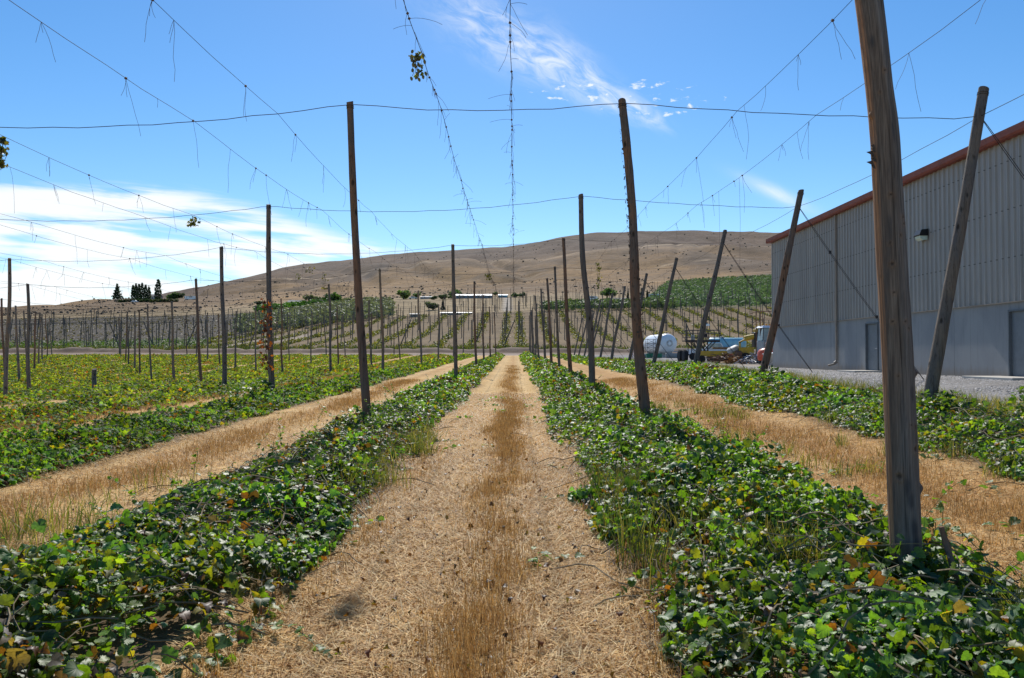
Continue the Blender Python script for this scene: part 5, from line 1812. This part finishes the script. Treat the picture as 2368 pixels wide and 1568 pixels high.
p = YG(1782, 58)
t_ = thing('red_hopper', 'orange-red domed hopper by the corner of the shed', 'hopper', p, 0)
MB().lathe([(.55, 0.3), (.62, .45), (.62, .9), (.5, 1.1), (.2, 1.22), (0, 1.24)], 20, Matrix.Translation((-.35, 0, 0))).build('dome', M['orange'], t_, True)
MB().box((.25, .1, .95), (.9, .5, .5), bev=.05).build('housing', M['orange'], t_)
mb = MB(); mb.box((.4, -.2, 1.75), (.7, .05, .06)); mb.box((.25, -.2, 1.6), (.06, .05, .3)); mb.box((.5, -.2, 1.62), (.06, .05, .25)); mb.box((.4, -.2, 1.5), (.3, .05, .05)); mb.box((.4, -.1, 1.4), (.05, .05, .5)); mb.build('hand_lever', M['orange'], t_)
mb = MB()
for a in range(4): mb.bar((-.35 + .5 * math.cos(a * 1.57 + .8), .5 * math.sin(a * 1.57 + .8), 0), (-.35 + .5 * math.cos(a * 1.57 + .8), .5 * math.sin(a * 1.57 + .8), .4), .04)
mb.build('legs', M['dkiron'], t_)
p = YG(1787, 55)
t_ = thing('white_tub', 'tilted white plastic tub with a broken frame against the red hopper', 'tub', p, .1)
mb = MB(); mb.add([(-.45, -.35, 0), (.45, -.35, 0), (.45, .35, 0), (-.45, .35, 0), (-.55, -.45, .78), (.6, -.45, .92), (.6, .45, .92), (-.55, .45, .78)], [(0, 3, 2, 1), (4, 5, 6, 7), (0, 1, 5, 4), (1, 2, 6, 5), (2, 3, 7, 6), (3, 0, 4, 7)]); mb.build('tub_body', M['chalk'], t_)
mb = MB(); mb.box((.02, -.02, .87), (1.25, 1.0, .05), rot=(0, R(-7), 0)); mb.build('tub_rim', M['white'], t_)
mb = MB()
for a, b in (((-.5, -.6, .02), (.05, -.6, .62)), ((.3, -.62, 0), (.3, -.62, .6)), ((.05, -.6, .6), (.45, -.6, .6)), ((.45, -.62, 0), (.45, -.62, .7)), ((.2, -.6, .3), (.5, -.6, .3))): mb.bar(a, b, .035, 5)
mb.build('broken_frame', M['scrap'], t_)

# traffic cone on the yard
p = YG(1690, 68)
t_ = thing('traffic_cone', 'small orange traffic cone between the yellow beam and the loader', 'traffic cone', p + Vector((0, 0, .55)), 0)
MB().lathe([(.15, .03), (.14, .05), (.03, .68), (0, .7)], 16).build('cone_body', M['orange'], t_, True); MB().box((0, 0, .015), (.36, .36, .03), bev=.01).build('cone_base', M['orange'], t_)
MB().box((p.x, p.y, p.z + .27), (.6, .5, .54), bev=.03).build('machine_crate', M['rust'])
tag([o for o in C.objects if o.name.startswith('machine_crate')][-1], 'rusty crate under the orange traffic cone', 'crate')


# scrap heap
def heap(label, px, Y, wd, n, mat, hgt, seed, kindn='scrap_heap'):
    rr = random.Random(seed); p = YG(px, Y)
    mb = MB()
    for i in range(n):
        x = rr.gauss(0, wd * .3); x = max(-wd / 2, min(wd / 2, x)); z = rr.random() * hgt * (1 - (abs(x) / wd * 1.6) ** 2) + .03
        q = rr.random()
        if q < .5:
            a = [(rr.uniform(-.35, .35), rr.uniform(-.3, .3), rr.uniform(-.12, .12)) for _ in range(4)]
            a = [(u_ + x, v_, max(0.01, w_ + z)) for u_, v_, w_ in a]
            b = [(u_, v_ + .01, w_ + .015) for u_, v_, w_ in a]
            mb.add(a + b, [(0, 1, 2), (0, 2, 3), (4, 6, 5), (4, 7, 6), (0, 4, 5, 1), (1, 5, 6, 2), (2, 6, 7, 3), (3, 7, 4, 0)])
        else:
            d = Vector((rr.uniform(-1, 1), rr.uniform(-.5, .5), rr.uniform(-.3, .5))).normalized() * rr.uniform(.2, .6)
            mb.tube([(x, 0, z), (x + d.x * .5, d.y * .5, z + d.z * .5 + .05), (x + d.x, d.y, max(.02, z + d.z))], rr.uniform(.015, .04), 5)
    return tag(mb.build(kindn, mat, None, False, p), label, 'scrap heap', 'scrap heaps in the yard')


heap('crumpled silver sheet metal heaped at the foot of the white cab machine', 1745, 60, 2.4, 110, M['scrap'], .75, 5)
heap('orange and tan metal scraps heaped beneath the loader', 1700, 61, 1.6, 60, plain('tan_scrap', (.50, .25, .09), .6, .4, 5), .45, 6)
heap('tangle of dark rods and hoses between the beam and the loader', 1683, 64, 2.6, 90, M['rust'], .8, 7)
heap('low spread of rusty pipes beside the yellow beam', 1650, 66, 2.2, 40, M['rust'], .4, 8)
# lamp post beyond the platform
p = YG(1635, 92)
t_ = thing('lamp_post', 'thin dark post carrying a small white box above the platform', 'lamp post', p)
MB().bar((0, 0, 0), (0, 0, 3.9), .05, 8).build('post', M['dkiron'], t_); MB().box((0, 0, 3.95), (.5, .4, .26), bev=.03).build('lamp_box', M['white'], t_); MB().box((0, 0, 4.15), (.12, .12, .2)).build('bracket', M['dkiron'], t_)


# ------------------------------------------------------------------ FIELD BEYOND THE DIRT ROAD
def yimg_to_Y(px, py, lo=150, hi=1600):
    """first depth at which the terrain seen in direction px reaches picture height py"""
    for Y in np.exp(np.linspace(math.log(lo), math.log(hi), 500)):
        x = (px - 1190) / F * Y
        if 822 - (G(x, Y) - CAMZ) / Y * F <= py: return Y
    return hi


FIELD = [(-2.4 - 6.95 * q, 1.0 if q % 3 else .55) for q in range(14)] + [(1.4 + 7.0 * q, 1.0 if (q + 1) % 3 else .6) for q in range(16)]
parts = []
for i, (x0, den) in enumerate(FIELD):
    n = int(3000 * den)
    y = rng.uniform(162, 264, n); x = x0 + rng.normal(0, .55, n)
    px = x / y * F + 1190
    ok = (px > 480) & (px < 2400) & (vn(x * 0 + i, y, 6, 201) > .2)
    ok &= (y < 200 + (px - 400) * .14) | (px > 820)
    x, y = x[ok], y[ok]; n = len(x)
    if n == 0: continue
    P = np.stack([x, y, Gv(x, y) + rng.random(n) ** 2 * .6 * (.5 + vn(x, y, 3, 202))], 1)
    col = np.array([[.15, .15, .04], [.23, .20, .05], [.10, .12, .035], [.20, .17, .05]])[rng.integers(0, 4, n)] * rng.uniform(.7, 1.25, (n, 1))
    parts.append(scatter(FAR[0], P, frames(n, np.abs(rng.normal(0, .7, n)), rng.uniform(0, 6.3, n), rng.uniform(0, 6.3, n)), rng.uniform(.35, .65, n), col))
V, Fq, cc = cat_(parts)
tag(raw_mesh('far_hop_rows', V, Fq, M['tree_leaf'], cc), 'yellow-green strips of hop plants climbing the brown field beyond the dirt road', 'hop plants', kind='stuff')

# far field poles: one shared mesh per tone
pm = [pole_mesh([(0, 0, -.2), (0.02, 0, 3), (0, 0, 5.6)], (.11, .085), 6, 40 + i, .04) for i in range(2)]
pmesh = []
for i, mb in enumerate(pm):
    o = mb.build('trellis_pole', (M['wood'], M['wood_pale'])[i]); pmesh.append(o.data); bpy.data.objects.remove(o)
cnt = 0
far_extra = MB()
cand = []
for i, (x0, den) in enumerate(FIELD):
    for half in (0, 1):
        for j in range(0, 9):
            y = 166 + j * 12 + half * 5
            xx0 = x0 + half * 3.5
            px = xx0 / y * F + 1190
            if px < 540 or px > 1800 or y > 264: continue
            if half and (i + j) % 2: continue
            cand.append((y, xx0))
rj = random.Random(12)
for q in range(46):
    px = rj.uniform(-20, 600); y = rj.choice([160, 166, 172, 181, 190]) + rj.uniform(-2, 2)
    cand.append((y, (px - 1190) / F * y))
cand.sort()
for (y, x0) in cand[:205]:
    o = bpy.data.objects.new('trellis_pole', pmesh[cnt % 2]); C.objects.link(o); cnt += 1
    rr = random.Random(cnt)
    xx = x0 + rr.uniform(-.3, .3); yv = y + rr.uniform(-1.5, 1.5)
    o.location = (xx, yv, G(xx, yv)); o.rotation_euler = (rr.uniform(-.03, .03), rr.uniform(-.05, .05), rr.uniform(0, 6))
    o.scale = (1, 1, rr.uniform(.85, 1.08))
    tag(o, 'slim wooden trellis pole in the sloping field beyond the dirt road', 'pole', 'poles in the sloping field beyond the dirt road')
for (y, x0) in cand[205:]:
    g_ = G(x0, y); far_extra.tube([(x0, y, g_ - .2), (x0 + .05, y, g_ + 5.4)], .10, 5)
for q in range(170):      # poles in the orchards further up
    px = rng.uniform(1290, 1795); py = rng.uniform(655, 722)
    y = yimg_to_Y(px, py, 262, 620); x = (px - 1190) / F * y; g_ = G(x, y)
    far_extra.tube([(x, y, g_ - .2), (x, y, g_ + 5.5)], .09, 5)
for q in range(70):
    px = rng.uniform(20, 560); py = rng.uniform(735, 790)
    y = yimg_to_Y(px, py, 190, 400); x = (px - 1190) / F * y; g_ = G(x, y)
    far_extra.tube([(x, y, g_ - .2), (x + rng.uniform(-.8, .8), y, g_ + 5.2)], .12, 5)
for q in range(60):
    px = rng.uniform(1020, 1260); py = rng.uniform(688, 724)
    y = yimg_to_Y(px, py, 262, 440); x = (px - 1190) / F * y; g_ = G(x, y)
    far_extra.tube([(x, y, g_ - .2), (x, y, g_ + 5.2)], .10, 5)
tag(far_extra.build('distant_poles', M['wood']), 'crowded distant poles beyond and above the sloping field', 'pole', 'distant poles', 'stuff')

# braced end posts of that field, crossing like an A
for q, (px, Y, dxx) in enumerate(((1583, 168, 9.5), (1122, 166, -6), (600, 166, -6), (455, 168, -5), (250, 168, 5), (1190, 166, -9), (950, 168, -5), (330, 170, 4))):
    x = (px - 1190) / F * Y; g_ = G(x, Y)
    sgn = 1 if dxx > 0 else -1
    mb = MB(); mb.tube([(0, 0, -.2), (-sgn * 2.4, 0, 5.6)], [.14, .11], 7)
    mb.build('brace_post', M['wood'], None, True, (x + sgn * 2.4, Y, g_))
    tag([o for o in C.objects if o.name.startswith('brace_post')][-1], 'slanting brace post at the lower edge of the sloping field', 'brace post', 'slanting brace posts at the edge of the sloping field')

# wires of the far trellis: cross cables sagging from pole line to pole line
mb = MB()
for j in range(0, 13):
    y = 166 + j * 8
    xa, xb = -.62 * y, .36 * y
    pts = []
    for i in range(60):
        x = xa + (xb - xa) * i / 59
        pts.append((x, y, G(x, y) + 5.3 - .3 * abs(math.sin(x * .37))))
    mb.tube(pts, .018, 3)
for j in range(26):
    y = 196 + j * 7.2
    xa, xb = -.66 * y, -.40 * y
    pts = []
    for i in range(24):
        x = xa + (xb - xa) * i / 23
        pts.append((x, y, G(x, y) + 5.0 - .3 * abs(math.sin(x * .3))))
    mb.tube(pts, .035, 3)
tag(mb.build('far_wires', M['wire']), 'fine trellis wires over the far fields', 'wires', kind='stuff')

# dark leafless far yard at left: low plants
n = 26000
px = rng.uniform(-60, 700, n); Y = 166 + 222 * rng.random(n) ** 1.2
x = (px - 1190) / F * Y
rowm = np.abs(((Y * .85 + x * .2) / 3.4) % 1 - .5) < .28
ok = rowm & ~((px > 480) & (Y < 215)) & ((Y < 205) | (rng.random(n) < .6))
x, Y, px = x[ok], Y[ok], px[ok]; n = len(x)
cols = np.where((Y < 203)[:, None], np.array([[.07, .12, .03]]), np.array([[.12, .098, .068]])) * rng.uniform(.6, 1.4, (n, 1))
P = np.stack([x, Y, Gv(x, Y) + rng.random(n) * .8], 1)
V, Fq, cc = scatter(FAR[0], P, frames(n, np.abs(rng.normal(0, .7, n)), rng.uniform(0, 6.3, n), rng.uniform(0, 6.3, n)), rng.uniform(.3, .8, n), cols)
tag(raw_mesh('far_vineyard', V, Fq, M['tree_leaf'], cc), 'dark low vineyard rows far off on the left', 'vineyard', kind='stuff')

# orchards in rows
CL_V = []
rr_ = np.random.default_rng(4)
nt_ = 26
q = rr_.normal(0, 1, (nt_, 3)); q /= np.linalg.norm(q, axis=1)[:, None]; q *= rr_.uniform(.35, 1.0, (nt_, 1)); q[:, 2] = q[:, 2] * .9 + 1.0
tv = []; tf = []
for i in range(nt_):
    a = rr_.normal(0, .33, (3, 3)); b0_ = len(tv); tv += list(q[i] + a); tf.append((b0_, b0_ + 1, b0_ + 2))
CLUMP = (np.array(tv) * .5, np.array(tf))


def orchard(name, label, pts, hgt, cols, seed):
    n = len(pts)
    P = np.array([[x, y, G(x, y)] for x, y in pts])
    S = hgt * rng.uniform(.8, 1.25, n)
    V, Fq, cc = scatter(CLUMP, P, frames(n, np.zeros(n), rng.uniform(0, 6.3, n), np.zeros(n)), S, cols[rng.integers(0, len(cols), n)] * rng.uniform(.7, 1.25, (n, 1)))
    return tag(raw_mesh(name, V, Fq, M['tree_leaf'], cc), label, 'orchard', kind='stuff')


# right-hand green orchard on the slope, rows running diagonally
pts = []
for yv in np.arange(268, 600, 5.6):
    for xv in np.arange(35, 245, 2.0):
        px = xv / yv * F + 1190
        X = xv + rng.normal(0, .4); Yv = yv + .45 * (xv - 100) % 5.6 + rng.normal(0, .4)
        if px < 1508 or px > 1850: continue
        lim = 690 - (px - 1508) * .95 if px < 1560 else 652 - (px - 1560) * .055
        py = 822 - (G(X, Yv) - CAMZ) / Yv * F
        if py < lim or py > 716: continue
        pts.append((X, Yv))
orchard('orchard', 'dense dark green orchard rows on the slope behind the shed corner', pts, 2.3, np.array([[.105, .165, .105], [.13, .19, .11], [.085, .135, .09]]), 1)
pts = []
for yv in np.arange(266, 310, 4.5):
    for xv in np.arange(8, 120, 2.0):
        px = xv / yv * F + 1190
        if px < 1255 or px > 1560: continue
        pts.append((xv + rng.normal(0, .5), yv + rng.normal(0, .6)))
orchard('orchard', 'grey-green belt of small orchard trees along the top of the sloping field', pts, 3.0, np.array([[.11, .155, .09], [.09, .13, .08], [.13, .17, .09]]), 2)
pts = []
for xv in np.arange(-150, -33, 3.4):
    for yv in np.arange(196, 402, 2.2):
        px = xv / yv * F + 1190
        py = 822 - (G(xv, yv) - CAMZ) / yv * F
        if px < 545 or px > 905 - (700 - min(py, 700)) * .2: continue
        top_l = 742 - (px - 555) * .17
        bot = 776 - (px - 555) * .115
        if py < max(top_l, 699) or py > bot: continue
        pts.append((xv + rng.normal(0, .4), yv + rng.normal(0, .5)))
orchard('orchard', 'grey-olive orchard rows left of the far gravel track', pts, 2.7, np.array([[.17, .185, .15], [.14, .155, .13], [.19, .20, .165]]), 3)
pts = []
for q in range(150):
    px = rng.uniform(590, 780); Y = rng.uniform(368, 398)
    pts.append(((px - 1190) / F * Y, Y))
orchard('garden_trees', 'bright green garden trees before the far grey-roofed house', pts, 3.2, np.array([[.07, .16, .03], [.05, .12, .03]]), 4)

# sagebrush dotted over the hills
rb = np.random.default_rng(8)
bv = [(0, 0, .62)]
for zz_, rr2_, nn_ in ((.45, .38, 5), (.12, .56, 6), (-.25, .45, 6)):
    for k_ in range(nn_):
        a_k = 6.283 * (k_ + rb.random() * .5) / nn_
        bv.append((rr2_ * math.cos(a_k) * rb.uniform(.75, 1.25), rr2_ * math.sin(a_k) * rb.uniform(.75, 1.25), zz_ * rb.uniform(.7, 1.3)))
bf = [(0, 1 + k_, 1 + (k_ + 1) % 5) for k_ in range(5)]
for k_ in range(5): bf.append((1 + k_, 6 + k_, 1 + (k_ + 1) % 5)); bf.append((1 + (k_ + 1) % 5, 6 + k_, 6 + k_ + 1))
bf.append((1, 6 + 5, 6))
for k_ in range(6): bf.append((6 + k_, 12 + k_, 6 + (k_ + 1) % 6)); bf.append((6 + (k_ + 1) % 6, 12 + k_, 12 + (k_ + 1) % 6))
BUSH = (np.array(bv), np.array(bf))
n = 5000
px = rng.uniform(-60, 1860, n); Y = np.exp(rng.uniform(math.log(440), math.log(1450), n))
x = (px - 1190) / F * Y
dn = fbm(x, Y * .6, 70, 301) + .12 * (1 - sst(Y, 500, 1100))
ok = (dn > .54) | (rng.random(n) < .08)
x, Y = x[ok], Y[ok]; n = len(x)
V, Fq, cc = scatter(BUSH, np.stack([x, Y, Gv(x, Y)], 1), frames(n, np.zeros(n), rng.uniform(0, 6.3, n), np.zeros(n)), (.6 + 2.0 * rng.random(n) ** 3.2) * (.5 + Y / 1900), np.array([[.14, .105, .07], [.155, .118, .08], [.105, .085, .06]])[rng.integers(0, 3, n)])
tag(raw_mesh('sagebrush', V, Fq, M['tree_leaf'], cc), 'dark sagebrush dotted over the dry brown hills', 'shrubs', kind='stuff')


# ------------------------------------------------------------------ FAR TREES, HOUSES, VEHICLES
def tree(label, px, py_base, py_top, wpx, Y, shape, col, name='tree', group='trees below the hills', n=640):
    x = (px - 1190) / F * Y; g_ = G(x, Y)
    H = (py_base - py_top) / F * Y; W = wpx / F * Y
    zc = CAMZ + (822 - py_base) / F * Y
    z0 = g_ - .1
    t_ = thing(name, label, 'tree', (x, Y, z0), 0, group)
    mb = MB(); mb.tube([(0, 0, 0), (.05, 0, H * .35), (0, 0, H * .8)], [W * .05 + .1, W * .04 + .07, .04], 6)
    for a in range(4): mb.tube([(0, 0, H * .25), (W * .3 * math.cos(a * 1.6), W * .3 * math.sin(a * 1.6), H * .6)], [.1, .04], 4)
    mb.build('trunk', M['bark'], t_)
    th = rng.uniform(0, 6.283, n); u = rng.random(n)
    if shape == 'cone':
        z = H * (.08 + .92 * u ** 1.3 * 1.0); r_ = W / 2 * (1 - z / H) * (.6 + .5 * rng.random(n)) * (.85 + .25 * np.sin(z * 2.5))
    elif shape == 'poplar':
        z = H * (.05 + .95 * u); r_ = W / 2 * np.sin(np.clip(z / H, 0, 1) ** .7 * math.pi * .94 + .15) ** .6 * (.55 + .5 * rng.random(n))
    else:
        k = rng.integers(0, 7, n)
        lc = np.random.default_rng(int(px)).normal(0, .22, (7, 2)); lz = np.random.default_rng(int(px) + 1).uniform(.38, .78, 7)
        ph = np.arccos(rng.uniform(-1, 1, n)); rr2 = rng.uniform(.6, 1.05, n) * .27
        xx = (lc[k, 0] + rr2 * np.sin(ph) * np.cos(th)) * W; yy2 = (lc[k, 1] + rr2 * np.sin(ph) * np.sin(th)) * W; z = np.clip((lz[k] + rr2 * .9 * np.cos(ph)) * H, .1 * H, H)
    if shape in ('cone', 'poplar'): xx = r_ * np.cos(th); yy2 = r_ * np.sin(th)
    S = np.full(n, max(W, H * .5) * .16) * rng.uniform(.6, 1.3, n)
    P = np.stack([xx, yy2, z], 1)
    V, Fq, cc = scatter(FAR[1], P, frames(n, rng.uniform(0, 1.6, n), rng.uniform(0, 6.3, n), rng.uniform(0, 6.3, n)), S, np.array([col]) * rng.uniform(.55, 1.35, (n, 1)))
    o = raw_mesh('crown', V, Fq, M['tree_leaf'], cc); o.parent = t_


DG = (.055, .095, .045); MG = (.09, .155, .05); LG = (.13, .19, .065); GR = (.10, .12, .08)
tree('feathery conifer standing alone on the left ridge', 268, 689, 653, 26, 745, 'cone', (.05, .08, .05), 'conifer')
tree('broad round tree on the left ridge right of the far house', 401, 680, 658, 34, 745, 'round', (.06, .11, .04), 'round_tree')
tree('small dark round shrub tree beside the broad ridge tree', 417, 681, 668, 14, 745, 'round', DG, 'round_tree')
for i, (px, tp) in enumerate(((305, 673), (312, 670), (319, 671), (326, 668), (334, 672), (342, 676))):
    tree('slim dark poplar, %s from the left in the clump below the far house' % ['first', 'second', 'third', 'fourth', 'fifth', 'sixth'][i], px, 710, tp, 9, 640, 'poplar', (.065, .10, .055), 'poplar', 'poplars on the left slope')
tree('thick dark poplar standing apart right of the poplar clump', 363, 711, 660, 14, 640, 'poplar', (.05, .08, .045), 'poplar', 'poplars on the left slope')
for i, (px, b, tp, w_, sh, c_, lb) in enumerate((
    (600, 706, 695, 20, 'round', DG, 'small dark round tree left of the grey-roofed far house'),
    (721, 704, 680, 30, 'round', GR, 'grey-green loose tree right of the grey-roofed far house'),
    (752, 706, 676, 22, 'round', DG, 'dark tree touching the large bright tree'),
    (775, 706, 677, 44, 'round', MG, 'largest bright green tree below the brown hill'),
    (806, 706, 690, 16, 'round', DG, 'low dark tree right of the largest bright tree'),
    (848, 700, 684, 19, 'round', MG, 'round green tree above the olive orchard'),
    (933, 692, 670, 32, 'round', LG, 'light green spreading tree near the far farm'),
    (962, 690, 676, 16, 'round', MG, 'small green tree beside the far farmhouse'),
    (1003, 693, 683, 15, 'round', DG, 'dark rounded bush tree before the far farmhouse'),
    (1028, 692, 679, 20, 'round', DG, 'dark tree left of the long white barn'),
    (1057, 688, 668, 34, 'round', MG, 'broad tree behind the left end of the long white barn'),
    (1001, 728, 706, 30, 'round', GR, 'grey-green tree behind the low shed'),
    (1146, 684, 674, 14, 'round', MG, 'small tree between the white barn and the blue barn'),
    (1190, 688, 676, 17, 'round', MG, 'round tree right of the blue barn'),
    (1208, 688, 675, 15, 'round', DG, 'dark tree beyond the far gravel track'),
    (1404, 690, 665, 32, 'round', MG, 'full round green tree behind the rough poles right of the path'),
)):
    Y = yimg_to_Y(px, b, 300, 700)
    tree(lb, px, b, tp, w_, Y, sh, c_, 'round_tree')
for i, (px, tp, w_) in enumerate(((1024, 700, 13), (1452, 675, 10), (1467, 668, 14), (1485, 669, 18), (1497, 672, 12))):
    Y = yimg_to_Y(px, 694 if i else 722, 300, 700)
    tree(['dark spruce beside the grey-green tree by the low shed', 'smallest spruce in the group right of the path', 'pointed spruce second in the group right of the path', 'widest spruce in the group right of the path', 'last dark spruce of the group before the orchard'][i], px, 697 if i else 724, tp, w_, Y, 'cone', (.022, .04, .024), 'spruce', 'dark spruces')

M['whiteroof'] = plain('white_metal_roof', (.50, .51, .53), .4, .06, .5)
M['cream'] = plain('cream_wall', (.52, .48, .42), .8, .15, 1)
M['bluegrey'] = plain('blue_grey_wall', (.20, .24, .29), .7, .15, 1)
M['greyroof'] = plain('grey_shingles', (.16, .15, .15), .8, .2, 1)
M['bluemetal'] = plain('blue_metal', (.05, .28, .42), .4, .1, 1)
M['weathered'] = plain('weathered_boards', (.34, .30, .26), .85, .3, 2)
M['win'] = plain('dark_window', (.03, .035, .045), .15, .2, 2)


def house(name, label, px, pyb, wpx, hpx, Y, wm, rm, roofh=.35, dep=9, nw=4, open_side=False):
    x = (px - 1190) / F * Y
    g_ = min(G(x, Y), G(x + wpx / 2 / F * Y, Y), G(x - wpx / 2 / F * Y, Y))
    W = wpx / F * Y; H = hpx / F * Y + max(0, CAMZ + (822 - pyb) / F * Y - g_) * 0
    t_ = thing(name, label, 'building', (x, Y + dep / 2, g_), 0, 'farm buildings below the hills')
    hw_ = H * (1 - roofh)
    MB().box((0, 0, hw_ / 2 - .5), (W, dep, hw_ + 1)).build('wall', wm, t_)
    mb = MB()
    rh = H * roofh; e = .35
    mb.add([(-W / 2 - e, -dep / 2 - e, hw_), (W / 2 + e, -dep / 2 - e, hw_), (W / 2 + e, dep / 2 + e, hw_), (-W / 2 - e, dep / 2 + e, hw_), (-W / 2 - e, 0, hw_ + rh), (W / 2 + e, 0, hw_ + rh)],
           [(0, 1, 5, 4), (2, 3, 4, 5), (0, 4, 3), (1, 2, 5), (3, 2, 1, 0)])
    mb.build('roof', rm, t_)
    for i in range(nw):
        xx = -W / 2 + W * (i + .5) / nw
        f_ = MB().box((xx, -dep / 2 - .03, hw_ * .55), (W / nw * .35, .08, hw_ * .4)).build('window', M['win'], t_)
    return t_


house('barn', 'long low barn with bright white metal roof below the brown hill', 1095, 690, 82, 12.5, yimg_to_Y(1095, 690, 300, 600), M['bluegrey'], M['whiteroof'], .40, 12, 7)
house('barn', 'small bright blue metal barn at the end of the far gravel track', 1163, 688, 20, 9, yimg_to_Y(1165, 688, 300, 600), M['bluemetal'], M['bluemetal'], .4, 9, 1)
house('farmhouse', 'small pale farmhouse with white roof between dark trees', 984, 692, 25, 7, yimg_to_Y(984, 691, 300, 600), M['bluegrey'], M['whiteroof'], .3, 8, 3)
house('shed', 'long low weathered shed at the top edge of the sloping field', 1054, 728, 70, 8.5, yimg_to_Y(1054, 728, 225, 400), M['weathered'], M['chalk'], .3, 4, 6)
house('shed', 'small weathered shed with open dark doorway left of the long low shed', 958, 733, 20, 9, yimg_to_Y(958, 733, 225, 400), M['weathered'], M['chalk'], .2, 4, 1)
house('house', 'grey-roofed far house behind the green garden trees', 681, 706, 36, 11, yimg_to_Y(681, 702, 300, 600), M['cream'], M['greyroof'], .55, 9, 4)
house('house', 'flat dark-roofed house on the left ridge among poplars', 350, 686, 26, 15, 735, M['cream'], M['greyroof'], .35, 10, 3)
house('farmhouse', 'dark low farmhouse half hidden by spruces right of the path', 1435, 694, 40, 7, yimg_to_Y(1435, 694, 300, 700), M['weathered'], M['greyroof'], .4, 8, 4)


def car(name, label, px, pyb, Y, L_, H_, body, cat='car', van=False):
    x = (px - 1190) / F * Y; g_ = G(x, Y)
    t_ = thing(name, label, cat, (x, Y, g_), 0, 'vehicles parked below the hills')
    if van: prof = [(-L_ / 2, .35), (-L_ / 2, H_ * .9), (-L_ / 2 + .2, H_), (L_ * .36, H_), (L_ / 2, H_ * .5), (L_ / 2, .35)]
    else: prof = [(-L_ / 2, .35), (-L_ / 2, H_ * .6), (-L_ * .32, H_ * .65), (-L_ * .2, H_), (L_ * .15, H_), (L_ * .28, H_ * .64), (L_ / 2, H_ * .55), (L_ / 2, .35)]
    MB().prism(prof, -.9, .9).build('body', body, t_)
    MB().box((0, 0, H_ * .78), (L_ * .3, 1.84, H_ * .22)).build('window', M['win'], t_)
    for xx in (-L_ * .32, L_ * .32):
        for yy_ in (-.82, .82):
            MB().lathe([(.33, -.1), (.33, .1)], 12, Matrix.Translation((xx, yy_, .33)) @ XR).build('wheel', M['tyre'], t_)


car('camper', 'white and blue camper parked on the left slope', 440, 713, 620, 9.5, 2.9, M['white'], 'camper', True)
car('parked_car', 'white car parked at the foot of the poplars', 309, 712, 610, 5, 1.6, M['white'])
car('parked_truck', 'white truck by the spruces right of the path', 1369, 697, yimg_to_Y(1369, 697, 300, 600), 6, 2.4, M['white'], 'truck', True)
car('parked_car', 'pale car below the white truck', 1398, 702, yimg_to_Y(1398, 701, 300, 600), 5, 1.6, M['chalk'])
car('camper', 'white camper beside the orchard corner', 1511, 692, yimg_to_Y(1511, 692, 300, 600), 6.5, 2.4, M['white'], 'camper', True)
car('parked_car', 'silver car near the small pale farmhouse', 955, 692, yimg_to_Y(955, 692, 300, 600), 4.8, 1.5, M['scrap'])


# utility poles
for i, (px, tp) in enumerate(((804, 657), (818, 660), (478, 668), (279, 690), (1424, 560))):
    if i == 4: continue
    Y = 470 if i < 2 else 690
    x = (px - 1190) / F * Y; g_ = G(x, Y); H = max(8.5, CAMZ + (822 - tp) / F * Y - g_); H = min(H, 14)
    t_ = thing('utility_pole', ['thin utility pole above the olive orchard, left one of two', 'thin utility pole above the olive orchard, right one of two', 'utility pole on the slope right of the camper', 'utility pole left of the poplar clump'][i], 'utility pole', (x, Y, g_), 0, 'utility poles below the hills')
    MB().tube([(0, 0, 0), (0, 0, H)], [.17, .11], 7).build('shaft', M['wood'], t_); MB().box((0, 0, H - .8), (2.4, .12, .14)).build('crossarm', M['wood'], t_)
# dark hedges
def hedge(label, px0, px1, Y, hgt, col, seed):
    n = 700
    px = rng.uniform(px0, px1, n); x = (px - 1190) / F * Y + rng.normal(0, .2, n); y = Y + rng.normal(0, .8, n)
    P = np.stack([x, y, Gv(x, y) + rng.random(n) * hgt], 1)
    V, Fq, cc = scatter(FAR[1], P, frames(n, rng.uniform(0, 1.5, n), rng.uniform(0, 6.3, n), rng.uniform(0, 6.3, n)), rng.uniform(.8, 1.6, n), np.array([col]) * rng.uniform(.6, 1.3, (n, 1)))
    tag(raw_mesh('hedge', V, Fq, M['tree_leaf'], cc), label, 'hedge', 'far hedges')


hedge('dark hedge below the poplar clump on the left slope', 268, 345, 615, 2.6, (.03, .05, .025), 1)
hedge('olive hedge right of the poplar clump on the left slope', 345, 410, 600, 2.4, (.06, .08, .03), 2)
hedge('dark hedge left of the grey-roofed far house', 590, 660, 410, 1.8, (.025, .045, .02), 3)
